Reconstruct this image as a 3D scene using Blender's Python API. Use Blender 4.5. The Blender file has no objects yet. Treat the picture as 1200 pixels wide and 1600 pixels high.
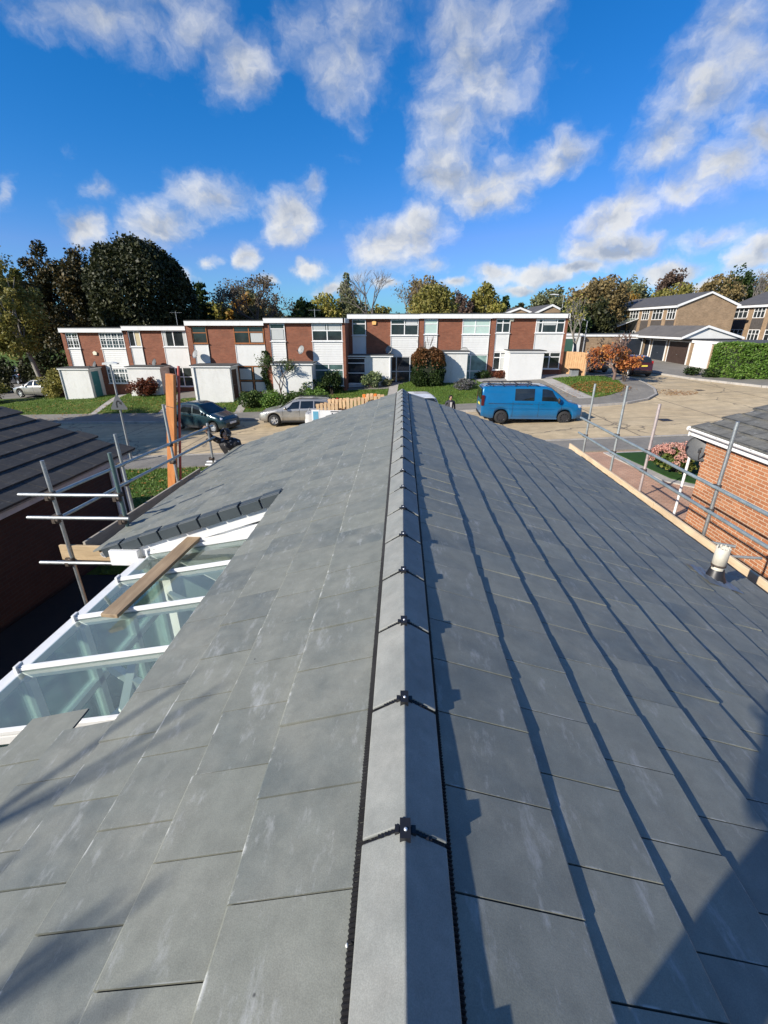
import bpy, math, random
import numpy as np
from mathutils import Vector, Matrix, Quaternion
from mathutils.geometry import delaunay_2d_cdt
random.seed(7); RNG = np.random.default_rng(11)
R_ = math.radians
scene = bpy.context.scene
col = scene.collection
# ------------------------------------------------------------------ camera
ZCAM = 4.63
PITCH = math.atan(292/702); YAW = math.atan(28/760.3)
cam = bpy.data.objects.new('camera', bpy.data.cameras.new('camera'))
col.objects.link(cam)
cam.data.sensor_fit = 'VERTICAL'; cam.data.sensor_height = 36; cam.data.sensor_width = 27
cam.data.lens = 36*702/1600
cam.data.clip_start = 0.02; cam.data.clip_end = 3000
cam.location = (0, 0, ZCAM)
cam.rotation_euler = (math.pi/2-PITCH, 0, YAW)
scene.camera = cam
# ------------------------------------------------------------------ sun, sky
SUN_EL, SUN_AZ = R_(27.0), R_(-125.5)          # azimuth from +Y towards +X
SV = Vector((math.sin(SUN_AZ)*math.cos(SUN_EL), math.cos(SUN_AZ)*math.cos(SUN_EL), math.sin(SUN_EL)))
sl = bpy.data.lights.new('sun', 'SUN'); sl.energy = 5.0; sl.angle = R_(0.53); sl.color = (1.0, .93, .83)
so = bpy.data.objects.new('sun', sl); col.objects.link(so)
so.rotation_euler = SV.to_track_quat('Z', 'Y').to_euler(); so.location = (-20, -15, 20)
scene.view_settings.view_transform = 'Standard'; scene.view_settings.look = 'None'
scene.view_settings.exposure = 0.60; scene.view_settings.gamma = 1.0
CLOUDS = [(-26.56, 23.23, 8.9, 1.75, -173.7, 0.85), (-19.84, 23.46, 5.36, 2.34, -169.1, 0.75), (-16.13, 21.33, 3.76, 2.96, -160.5, 1.0), (-5.84, 22.49, 5.2, 4.35, -144.0, 0.8), (-9.35, 24.88, 5.39, 2.21, -175.7, 0.55), (6.71, 21.89, 6.3, 5.44, 143.6, 1.0), (6.03, 24.84, 6.26, 2.2, 175.7, 0.8), (4.37, 18.06, 4.2, 3.01, 172.3, 0.8), (3.92, 14.39, 5.0, 2.99, 176.0, 0.9), (8.95, 13.17, 5.38, 2.44, -173.4, 1), (14.83, 14.95, 4.41, 2.1, -170.7, 1), (-1.05, 8.43, 5.97, 2.9, -171.3, 1), (2.06, 10.34, 3.47, 2.29, 177.2, 0.8), (-11.93, 10.67, 3.55, 2.88, -165.2, 1.05), (-9.8, 13.3, 1.64, 1.45, -154.4, 0.8), (-31.45, 8.45, 2.35, 1.56, -159.2, 1), (-25.57, 8.83, 4.55, 2.2, -167.6, 0.85), (-19.67, 11.88, 5.15, 2.05, 177.7, 0.8), (-29.48, 11.47, 1.93, 1.34, -176.2, 0.6), (-17.13, 6.79, 1.66, 1.38, -154.7, 0.95), (-11.04, 5.96, 1.9, 1.12, -176.5, 0.9), (-23.58, 4.49, 1.4, 0.77, -173.4, 0.6), (3.27, 6.32, 2.99, 1.49, 178.4, 0.6), (10.01, 5.28, 2.77, 1.43, 176.6, 0.95), (15.45, 4.97, 4.29, 1.34, 177.5, 0.9), (27.33, 18.36, 4.73, 3.24, 172.9, 0.95), (29.87, 19.57, 3.66, 1.96, 154.8, 0.85), (24.82, 14.7, 4.29, 2.85, -156.6, 0.85), (29.93, 12.69, 4.1, 2.48, -175.4, 1), (32.17, 14.36, 2.89, 1.71, 123.2, 1), (21.97, 10.16, 4.27, 2.15, -154.8, 1), (27.08, 11.43, 4.12, 1.84, -176.0, 0.9), (22.07, 7.14, 4.95, 1.69, 179.8, 1), (27.01, 5.0, 4.33, 1.24, -178.9, 1), (30.44, 7.72, 3.57, 1.26, -176.7, 0.7), (33.76, 6.15, 2.47, 1.96, -175.6, 1), (-37.64, 10.54, 2.2, 0.91, 70.0, 0.6), (-5.01, 5.07, 5.07, 1.02, -179.7, 0.45), (-29.07, 4.07, 3.48, 0.81, -177.2, 0.4),
  (60,15,12,5,10,.9),(85,9,14,4,0,.9),(-70,12,12,4,0,.9),(-100,18,14,6,0,.9),(120,12,15,5,0,.9),(180,15,16,5,0,.9),(150,30,14,6,0,.8),(-140,12,12,4,0,.8),(40,40,10,6,20,.8),(-30,45,12,7,0,.8), (170,40,40,16,10,1.3), (-120,38,40,18,-10,1.3), (100,45,35,15,5,1.3), (-60,60,45,12,0,1.2), (60,62,50,12,0,1.2), (140,22,30,8,0,1.2), (-160,20,30,8,0,1.1), (75,25,16,8,0,1.1), (-75,28,16,9,0,1.1),  # unseen clouds behind and overhead, added to whiten the ambient light
  (9.4,21.0,4.4,4.6,0,1.0), (8.2,25.0,5.5,2.6,0,.9), (-24,25.2,10,2.2,0,.8), (-5,25.5,6,3,0,.7), (27.5,21.5,5,3,30,.8), (-8,3.9,2.6,.7,0,.85), (-2,4.3,2.4,.7,0,.9), (6,4.2,2,.8,0,.9), (12.5,3.4,3,.7,0,.8), (19,5.6,3,.9,5,.95), (22,3.3,4,.8,0,.9), (31,3.6,4,.9,5,.9), (-15,4.6,1.6,.7,0,.8), (-21,6.2,1.5,.8,0,.6)]
world = bpy.data.worlds.new('World'); scene.world = world; world.use_nodes = True
def build_world():
    nt = world.node_tree; nt.nodes.clear(); N = nt.nodes.new; L = nt.links.new
    def math_(op, a, b=None, c=None, clamp=False):
        n = N('ShaderNodeMath'); n.operation = op; n.use_clamp = clamp
        for i, v in enumerate((a, b, c)):
            if v is None: continue
            if isinstance(v, (int, float)): n.inputs[i].default_value = v
            else: L(v, n.inputs[i])
        return n.outputs[0]
    out = N('ShaderNodeOutputWorld'); bg = N('ShaderNodeBackground')
    sky = N('ShaderNodeTexSky'); sky.sky_type = 'NISHITA'; sky.sun_disc = False
    sky.sun_elevation = SUN_EL; sky.sun_rotation = SUN_AZ
    sky.air_density = 1.0; sky.dust_density = 0.3; sky.ozone_density = 3.0; sky.altitude = 60
    tc = N('ShaderNodeTexCoord'); sp = N('ShaderNodeSeparateXYZ'); L(tc.outputs['Generated'], sp.inputs[0])
    az = math_('MULTIPLY', math_('ARCTAN2', sp.outputs[0], sp.outputs[1]), 180/math.pi)
    el = math_('MULTIPLY', math_('ARCSINE', sp.outputs[2]), 180/math.pi)
    cb = N('ShaderNodeCombineXYZ'); L(az, cb.inputs[0]); L(el, cb.inputs[1])
    # domain warp
    def noise(vec, scale, detail, rough, w=0.0):
        n = N('ShaderNodeTexNoise'); n.noise_dimensions = '4D'; n.inputs['W'].default_value = w
        n.inputs['Scale'].default_value = scale; n.inputs['Detail'].default_value = detail; n.inputs['Roughness'].default_value = rough
        L(vec, n.inputs['Vector']); return n
    wn = noise(cb.outputs[0], .16, 4, .55, 3.1)
    ws = N('ShaderNodeVectorMath'); ws.operation = 'SUBTRACT'; L(wn.outputs['Color'], ws.inputs[0]); ws.inputs[1].default_value = (.5, .5, .5)
    wm = N('ShaderNodeVectorMath'); wm.operation = 'MULTIPLY_ADD'; L(ws.outputs[0], wm.inputs[0]); wm.inputs[1].default_value = (4.6, 3.4, 0); L(cb.outputs[0], wm.inputs[2])
    wn2 = noise(cb.outputs[0], .55, 5, .6, 7.7)
    ws2 = N('ShaderNodeVectorMath'); ws2.operation = 'SUBTRACT'; L(wn2.outputs['Color'], ws2.inputs[0]); ws2.inputs[1].default_value = (.5, .5, .5)
    wm2 = N('ShaderNodeVectorMath'); wm2.operation = 'MULTIPLY_ADD'; L(ws2.outputs[0], wm2.inputs[0]); wm2.inputs[1].default_value = (2.4, 1.6, 0); L(wm.outputs[0], wm2.inputs[2])
    warped = wm2.outputs[0]
    def density(vec):
        acc = None
        for (a, e, ra, re, ang, s) in CLOUDS:
            mp = N('ShaderNodeMapping'); mp.vector_type = 'TEXTURE'
            mp.inputs['Location'].default_value = (a, e, 0); mp.inputs['Rotation'].default_value = (0, 0, R_(ang)); mp.inputs['Scale'].default_value = (ra*1.36, re*1.40, 1)
            L(vec, mp.inputs['Vector'])
            ln = N('ShaderNodeVectorMath'); ln.operation = 'LENGTH'; L(mp.outputs[0], ln.inputs[0])
            v = math_('MULTIPLY_ADD', ln.outputs['Value'], -s, s)
            if acc is None: acc = math_('MAXIMUM', v, 0.0)
            else:
                acc = math_('SMOOTH_MAX', acc, v, .25)
        return acc
    d0 = density(warped)
    mp = N('ShaderNodeMapping'); mp.inputs['Scale'].default_value = (1, 1.35, 1); L(warped, mp.inputs['Vector'])
    n1 = noise(mp.outputs[0], .22, 9, .58, 1.7)
    n2 = noise(mp.outputs[0], .9, 6, .6, 5.0)
    f = math_('MULTIPLY_ADD', n1.outputs[0], 1.5, math_('MULTIPLY', d0, 1.25))
    f = math_('MULTIPLY_ADD', n2.outputs[0], .22, f)
    # wispier (softer) edges high in the sky, crisper puffs low down
    soft = math_('MULTIPLY_ADD', el, .028, .52)
    soft = math_('MAXIMUM', soft, .40)
    a_ = math_('DIVIDE', math_('SUBTRACT', f, 1.03), soft, None, True)
    alpha = math_('MULTIPLY', a_, math_('MULTIPLY', a_, math_('MULTIPLY_ADD', a_, -1.6, 2.6)), None, True)
    n5 = noise(mp.outputs[0], .42, 8, .62, 9.3)
    alpha = math_('MULTIPLY', alpha, math_('MULTIPLY_ADD', n5.outputs[0], 1.9, math_('MULTIPLY_ADD', el, -.010, .16), True), None, True)
    alpha = math_('MULTIPLY', alpha, .94)
    # cloud brightness: billow noise offset towards the sun
    off = N('ShaderNodeVectorMath'); off.operation = 'ADD'; L(mp.outputs[0], off.inputs[0]); off.inputs[1].default_value = (-.8, 1.5, 0)
    n3 = noise(off.outputs[0], .22, 5, .5, 1.7)
    df = math_('SUBTRACT', n1.outputs[0], n3.outputs[0])
    lite = math_('MULTIPLY_ADD', df, 3.2, .66, True)
    thick = math_('MULTIPLY', math_('SUBTRACT', f, 1.55), .75, None, True)
    lite = math_('SUBTRACT', lite, thick, None, True)
    cc = N('ShaderNodeMix'); cc.data_type = 'RGBA'
    L(lite, cc.inputs['Factor']); cc.inputs['A'].default_value = (4.0, 4.6, 5.7, 1); cc.inputs['B'].default_value = (9.4, 9.4, 9.3, 1)
    hs = N('ShaderNodeHueSaturation'); hs.inputs['Saturation'].default_value = 1.18; hs.inputs['Value'].default_value = 1.5; hs.inputs['Hue'].default_value = .503
    L(sky.outputs[0], hs.inputs['Color'])
    mx = N('ShaderNodeMix'); mx.data_type = 'RGBA'; L(alpha, mx.inputs['Factor']); sc_ = N('ShaderNodeSeparateColor'); L(hs.outputs[0], sc_.inputs[0]); cj = N('ShaderNodeCombineColor'); chs = []
    for ch, (p, a) in enumerate(((2.0, 1.15), (.88, .575), (.9, .95))):   # the phone's deep blue rendering of a clear sky
        q = math_('MULTIPLY', math_('POWER', math_('MULTIPLY', sc_.outputs[ch], .118), p), a*1.12/.118); chs.append(q)
    chs[0] = math_('MINIMUM', chs[0], math_('MULTIPLY', chs[1], .42))
    for ch in range(3): L(chs[ch], cj.inputs[ch])
    L(cj.outputs[0], mx.inputs['A']); L(cc.outputs['Result'], mx.inputs['B'])
    L(mx.outputs['Result'], bg.inputs['Color']); bg.inputs['Strength'].default_value = .064
    L(bg.outputs[0], out.inputs['Surface'])
build_world()
# ------------------------------------------------------------------ helpers
def setp(o, label=None, cat=None, group=None, kind=None):
    if label: o['label'] = label
    if cat: o['category'] = cat
    if group: o['group'] = group
    if kind: o['kind'] = kind
    return o
def thing(name, label, cat, loc=(0, 0, 0), rz=0, group=None):
    o = bpy.data.objects.new(name, None); col.objects.link(o); o.empty_display_size = .2
    o.location = loc; o.rotation_euler = (0, 0, rz)
    return setp(o, label, cat, group)
def copy_tree(o, parent=None):
    c = o.copy(); col.objects.link(c); c.parent = parent
    for ch in list(o.children): copy_tree(ch, c)
    return c
def root_of(o):
    while o.parent: o = o.parent
    return o
class MB:
    def __init__(s): s.V = []; s.F = []; s.MI = []; s.UV = []; s.SM = []
    def add(s, vs, fs, mi=0, uv=None, sm=False):
        b = len(s.V); s.V += [tuple(v) for v in vs]
        for i, f in enumerate(fs):
            s.F.append(tuple(b+k for k in f)); s.MI.append(mi); s.UV.append(uv[i] if uv else None); s.SM.append(sm)
        return s
    def box(s, x0, x1, y0, y1, z0, z1, mi=0, T=None):
        vs = [(x0,y0,z0),(x1,y0,z0),(x1,y1,z0),(x0,y1,z0),(x0,y0,z1),(x1,y0,z1),(x1,y1,z1),(x0,y1,z1)]
        if T is not None: vs = [T @ Vector(v) for v in vs]
        return s.add(vs, [(0,3,2,1),(4,5,6,7),(0,1,5,4),(1,2,6,5),(2,3,7,6),(3,0,4,7)], mi)
    def beam(s, p0, p1, w, h, mi=0, up=(0,0,1)):
        p0, p1 = Vector(p0), Vector(p1); d = (p1-p0); L = d.length; d.normalize()
        u = Vector(up); r = d.cross(u)
        if r.length < 1e-4: r = d.cross(Vector((0, 1, 0)))
        r.normalize(); u = r.cross(d)
        vs = [p + r*a*w/2 + u*b*h/2 for p in (p0, p1) for a, b in ((-1,-1),(1,-1),(1,1),(-1,1))]
        return s.add(vs, [(0,1,2,3),(7,6,5,4),(0,4,5,1),(1,5,6,2),(2,6,7,3),(3,7,4,0)], mi)
    def tube(s, p0, p1, r0, r1=None, n=10, mi=0, caps=True, sm=True):
        r1 = r0 if r1 is None else r1
        p0, p1 = Vector(p0), Vector(p1); d = (p1-p0).normalized()
        a = d.orthogonal().normalized(); b = d.cross(a)
        vs = []
        for p, r in ((p0, r0), (p1, r1)):
            for k in range(n):
                t = 2*math.pi*k/n; vs.append(p + a*math.cos(t)*r + b*math.sin(t)*r)
        s.add(vs, [(k, (k+1) % n, n+(k+1) % n, n+k) for k in range(n)], mi, None, sm)
        if caps:
            s.add(vs[:n], [tuple(range(n))[::-1]], mi); s.add(vs[n:], [tuple(range(n))], mi)
        return s
    def poly(s, pts, rs, n=8, mi=0):
        for i in range(len(pts)-1): s.tube(pts[i], pts[i+1], rs[i], rs[i+1], n, mi, caps=(i in (0, len(pts)-2)))
        return s
    def prism(s, pts2, a, b, plane='xz', mi=0):
        # extrude a polygon given in 'plane' from a to b along the remaining axis
        def m(p, t):
            return {'xz': (p[0], t, p[1]), 'yz': (t, p[0], p[1]), 'xy': (p[0], p[1], t)}[plane]
        n = len(pts2); vs = [m(p, a) for p in pts2] + [m(p, b) for p in pts2]
        fs = [tuple(range(n)), tuple(range(n, 2*n))[::-1]] + [(k, n+k, n+(k+1) % n, (k+1) % n) for k in range(n)]
        return s.add(vs, fs, mi)
    def lathe(s, prof, c=(0,0,0), axis='z', n=24, mi=0, sm=True):
        vs = []
        for r, h in prof:
            for k in range(n):
                t = 2*math.pi*k/n; x, y = r*math.cos(t), r*math.sin(t)
                p = {'z': (x, y, h), 'y': (x, h, y), 'x': (h, x, y)}[axis]
                vs.append((p[0]+c[0], p[1]+c[1], p[2]+c[2]))
        fs = [(i*n+k, i*n+(k+1) % n, (i+1)*n+(k+1) % n, (i+1)*n+k) for i in range(len(prof)-1) for k in range(n)]
        return s.add(vs, fs, mi, None, sm)
    def sphere(s, c, r, n=12, m=8, mi=0, sc=(1,1,1)):
        prof = [(max(1e-4, r*math.sin(math.pi*i/m)), -r*math.cos(math.pi*i/m)) for i in range(m+1)]
        b = len(s.V); s.lathe(prof, (0,0,0), 'z', n, mi)
        for i in range(b, len(s.V)):
            v = s.V[i]; s.V[i] = (v[0]*sc[0]+c[0], v[1]*sc[1]+c[1], v[2]*sc[2]+c[2])
        return s
    def build(s, name, mat, parent=None, world=False, fix=True):
        V = s.V
        if world and parent is not None:
            o = root_of(parent).location; V = [(v[0]-o[0], v[1]-o[1], v[2]-o[2]) for v in V]
        me = bpy.data.meshes.new(name); me.from_pydata(V, [], s.F)
        for m in (mat if isinstance(mat, (list, tuple)) else [mat]): me.materials.append(m)
        me.polygons.foreach_set('material_index', s.MI); me.polygons.foreach_set('use_smooth', s.SM)
        if fix:
            import bmesh
            bm = bmesh.new(); bm.from_mesh(me); bmesh.ops.recalc_face_normals(bm, faces=bm.faces); bm.to_mesh(me); bm.free()
        uvl = me.uv_layers.new(name='UVMap').data
        for p, uv in zip(me.polygons, s.UV):
            if uv:
                for li, vi, q in zip(p.loop_indices, p.vertices, uv): uvl[li].uv = q
            else:
                n = p.normal; ax = max(range(3), key=lambda k: abs(n[k])); h = math.hypot(n.x, n.y)
                for li in p.loop_indices:
                    c = me.vertices[me.loops[li].vertex_index].co
                    uvl[li].uv = (c.x, c.y) if ax == 2 else ((c.y, c.z) if ax == 0 else (c.x, c.z))
        o = bpy.data.objects.new(name, me); col.objects.link(o); o.parent = parent
        return o
def bevel(o, w=.004, seg=2):
    m = o.modifiers.new('bevel', 'BEVEL'); m.width = w; m.segments = seg; m.limit_method = 'ANGLE'; m.angle_limit = R_(40)
    return o
def uvkeep(o): return o
# ------------------------------------------------------------------ materials
MATS = {}
def base_mat(name):
    m = bpy.data.materials.new(name); m.use_nodes = True
    nt = m.node_tree; b = nt.nodes['Principled BSDF']; return m, nt, b
def nn(nt, t, **kw):
    n = nt.nodes.new(t)
    for k, v in kw.items(): setattr(n, k, v)
    return n
def mixc(nt, fac, a, b, mode='MIX'):
    n = nn(nt, 'ShaderNodeMix', data_type='RGBA', blend_type=mode)
    for key, v in (('Factor', fac), ('A', a), ('B', b)):
        s = n.inputs[key]
        if isinstance(v, (int, float)): s.default_value = v
        elif isinstance(v, tuple): s.default_value = (*v[:3], 1)
        else: nt.links.new(v, s)
    return n.outputs['Result']
def mth(nt, op, a, b=None, c=None, clamp=False):
    n = nn(nt, 'ShaderNodeMath', operation=op, use_clamp=clamp)
    for i, v in enumerate((a, b, c)):
        if v is None: continue
        if isinstance(v, (int, float)): n.inputs[i].default_value = v
        else: nt.links.new(v, n.inputs[i])
    return n.outputs[0]
def coords(nt, kind='Object', scale=(1,1,1), rot=(0,0,0)):
    t = nn(nt, 'ShaderNodeTexCoord'); m = nn(nt, 'ShaderNodeMapping')
    m.inputs['Scale'].default_value = scale; m.inputs['Rotation'].default_value = rot
    nt.links.new(t.outputs[kind], m.inputs['Vector']); return m.outputs[0]
def noise(nt, vec, scale, detail=5, rough=.55):
    n = nn(nt, 'ShaderNodeTexNoise'); n.inputs['Scale'].default_value = scale; n.inputs['Detail'].default_value = detail; n.inputs['Roughness'].default_value = rough
    if vec is not None: nt.links.new(vec, n.inputs['Vector'])
    return n.outputs[0]
def ramp(nt, fac, stops):
    r = nn(nt, 'ShaderNodeValToRGB'); nt.links.new(fac, r.inputs[0])
    while len(r.color_ramp.elements) < len(stops): r.color_ramp.elements.new(.5)
    for e, (p, c) in zip(r.color_ramp.elements, stops):
        e.position = p; e.color = (*c, 1) if isinstance(c, tuple) else (c, c, c, 1)
    return r.outputs[0]
def bump(nt, b, h, strength=.3, dist=.01, prev=None):
    n = nn(nt, 'ShaderNodeBump'); n.inputs['Strength'].default_value = strength; n.inputs['Distance'].default_value = dist
    nt.links.new(h, n.inputs['Height'])
    if prev is not None: nt.links.new(prev, n.inputs['Normal'])
    nt.links.new(n.outputs[0], b.inputs['Normal']); return n.outputs[0]
def M(name, c, rough=.6, var=.18, scale=3., bmp=.15, bscale=60., metal=0., coat=0., dirt=None, kind='Object', stretch=(1,1,1), spec=.5):
    """plain painted / plastic / cement surfaces: two-scale tone variation, optional dirt, fine bump"""
    if name in MATS: return MATS[name]
    m, nt, b = base_mat(name)
    v = coords(nt, kind, stretch)
    n1 = noise(nt, v, scale, 6, .6); n2 = noise(nt, v, scale*9, 4, .6)
    f = mth(nt, 'MULTIPLY_ADD', n2, .4, mth(nt, 'MULTIPLY', n1, .6))
    lo = tuple(x*(1-var) for x in c); hi = tuple(min(1, x*(1+var)) for x in c)
    cc = ramp(nt, f, [(.3, lo), (.7, hi)])
    if dirt:
        dn = ramp(nt, noise(nt, coords(nt, kind, (stretch[0], stretch[1], stretch[2]*.35)), scale*2.2, 7, .7), [(.52, 0.), (.72, 1.)])
        cc = mixc(nt, mth(nt, 'MULTIPLY', dn, dirt[1]), cc, dirt[0])
    nt.links.new(cc, b.inputs['Base Color'])
    rr = ramp(nt, n1, [(.3, max(.02, rough*.85)), (.7, min(1, rough*1.12))]); nt.links.new(rr, b.inputs['Roughness'])
    b.inputs['Metallic'].default_value = metal; b.inputs['Coat Weight'].default_value = coat; b.inputs['Coat Roughness'].default_value = .06
    b.inputs['Specular IOR Level'].default_value = spec
    if bmp: bump(nt, b, noise(nt, v, bscale, 3, .6), bmp, .004)
    MATS[name] = m; return m
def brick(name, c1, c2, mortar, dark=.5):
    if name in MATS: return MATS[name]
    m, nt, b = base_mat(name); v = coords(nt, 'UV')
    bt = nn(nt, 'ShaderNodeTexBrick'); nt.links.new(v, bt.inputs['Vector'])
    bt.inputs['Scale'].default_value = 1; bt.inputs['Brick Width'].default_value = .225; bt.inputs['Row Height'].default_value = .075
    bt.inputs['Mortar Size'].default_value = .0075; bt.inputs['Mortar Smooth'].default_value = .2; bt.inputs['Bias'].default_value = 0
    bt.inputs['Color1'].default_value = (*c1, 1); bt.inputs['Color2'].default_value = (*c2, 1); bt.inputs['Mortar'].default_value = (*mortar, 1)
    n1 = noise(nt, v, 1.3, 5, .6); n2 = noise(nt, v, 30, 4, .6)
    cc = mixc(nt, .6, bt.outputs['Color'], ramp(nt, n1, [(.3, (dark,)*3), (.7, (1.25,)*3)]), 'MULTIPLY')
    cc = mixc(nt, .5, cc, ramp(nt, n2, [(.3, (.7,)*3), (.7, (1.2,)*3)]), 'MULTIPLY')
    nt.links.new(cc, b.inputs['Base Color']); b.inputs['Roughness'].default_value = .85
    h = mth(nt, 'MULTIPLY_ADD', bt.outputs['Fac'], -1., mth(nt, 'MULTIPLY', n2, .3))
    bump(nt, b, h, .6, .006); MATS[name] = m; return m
def wood(name, c1, c2, rough=.75, axis=0, scale=1., knots=True):
    if name in MATS: return MATS[name]
    m, nt, b = base_mat(name)
    st = [9, 9, 9]; st[axis] = .7
    v = coords(nt, 'Object', tuple(st))
    n1 = noise(nt, v, 2.2*scale, 7, .65); n2 = noise(nt, v, 9*scale, 4, .6)
    f = mth(nt, 'MULTIPLY_ADD', n2, .35, mth(nt, 'MULTIPLY', n1, .65))
    cc = ramp(nt, f, [(.32, c1), (.52, tuple((a+q)/2 for a, q in zip(c1, c2))), (.68, c2)])
    if knots:
        vo = nn(nt, 'ShaderNodeTexVoronoi'); st2 = [6, 6, 6]; st2[axis] = 2.2
        nt.links.new(coords(nt, 'Object', tuple(st2)), vo.inputs['Vector']); vo.inputs['Scale'].default_value = .6
        k = ramp(nt, vo.outputs['Distance'], [(.05, 1.), (.13, 0.)])
        cc = mixc(nt, mth(nt, 'MULTIPLY', k, .65), cc, tuple(x*.3 for x in c1))
    g = ramp(nt, noise(nt, coords(nt, 'Object'), 3, 5), [(.4, (.75,)*3), (.7, (1.1,)*3)])
    cc = mixc(nt, .6, cc, g, 'MULTIPLY')
    nt.links.new(cc, b.inputs['Base Color']); b.inputs['Roughness'].default_value = rough
    bump(nt, b, f, .3, .004); MATS[name] = m; return m
def leafm(name, cols, trans=.34, rough=.55):
    if name in MATS: return MATS[name]
    m, nt, b = base_mat(name)
    g = nn(nt, 'ShaderNodeNewGeometry')
    n1 = noise(nt, coords(nt, 'Object'), .55, 3)
    f = mth(nt, 'MULTIPLY_ADD', n1, .9, mth(nt, 'MULTIPLY', g.outputs['Random Per Island'], .55))
    k = len(cols); cc = ramp(nt, f, [(.3+.85*i/max(1, k-1)*.8, c) for i, c in enumerate(cols)])
    nt.links.new(cc, b.inputs['Base Color']); b.inputs['Roughness'].default_value = rough; b.inputs['Specular IOR Level'].default_value = .3
    if trans:
        tr = nn(nt, 'ShaderNodeBsdfTranslucent'); nt.links.new(cc, tr.inputs['Color'])
        mx = nn(nt, 'ShaderNodeMixShader'); mx.inputs[0].default_value = trans
        nt.links.new(b.outputs[0], mx.inputs[1]); nt.links.new(tr.outputs[0], mx.inputs[2])
        nt.links.new(mx.outputs[0], nt.nodes['Material Output'].inputs['Surface'])
    MATS[name] = m; return m
def glassm(name, tint=(.80, .90, .88), dirt=.10):
    m, nt, b = base_mat(name); nt.nodes.remove(b)
    tr = nn(nt, 'ShaderNodeBsdfTransparent'); tr.inputs[0].default_value = (*tint, 1)
    gl = nn(nt, 'ShaderNodeBsdfGlossy'); gl.inputs['Roughness'].default_value = .015; gl.inputs['Color'].default_value = (.95, .97, 1, 1)
    df = nn(nt, 'ShaderNodeBsdfDiffuse'); df.inputs['Color'].default_value = (.60, .70, .63, 1)
    fr = nn(nt, 'ShaderNodeFresnel'); fr.inputs['IOR'].default_value = 1.6
    dn = ramp(nt, noise(nt, coords(nt, 'Object', (1, 1, 1)), 2.2, 8, .7), [(.3, dirt*.75), (.8, dirt*1.3)])
    m1 = nn(nt, 'ShaderNodeMixShader'); nt.links.new(dn, m1.inputs[0]); nt.links.new(tr.outputs[0], m1.inputs[1]); nt.links.new(df.outputs[0], m1.inputs[2])
    m2 = nn(nt, 'ShaderNodeMixShader'); nt.links.new(mth(nt, 'MULTIPLY_ADD', fr.outputs[0], .75, .01, True), m2.inputs[0]); nt.links.new(m1.outputs[0], m2.inputs[1]); nt.links.new(gl.outputs[0], m2.inputs[2])
    nt.links.new(m2.outputs[0], nt.nodes['Material Output'].inputs['Surface']); return m
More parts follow.
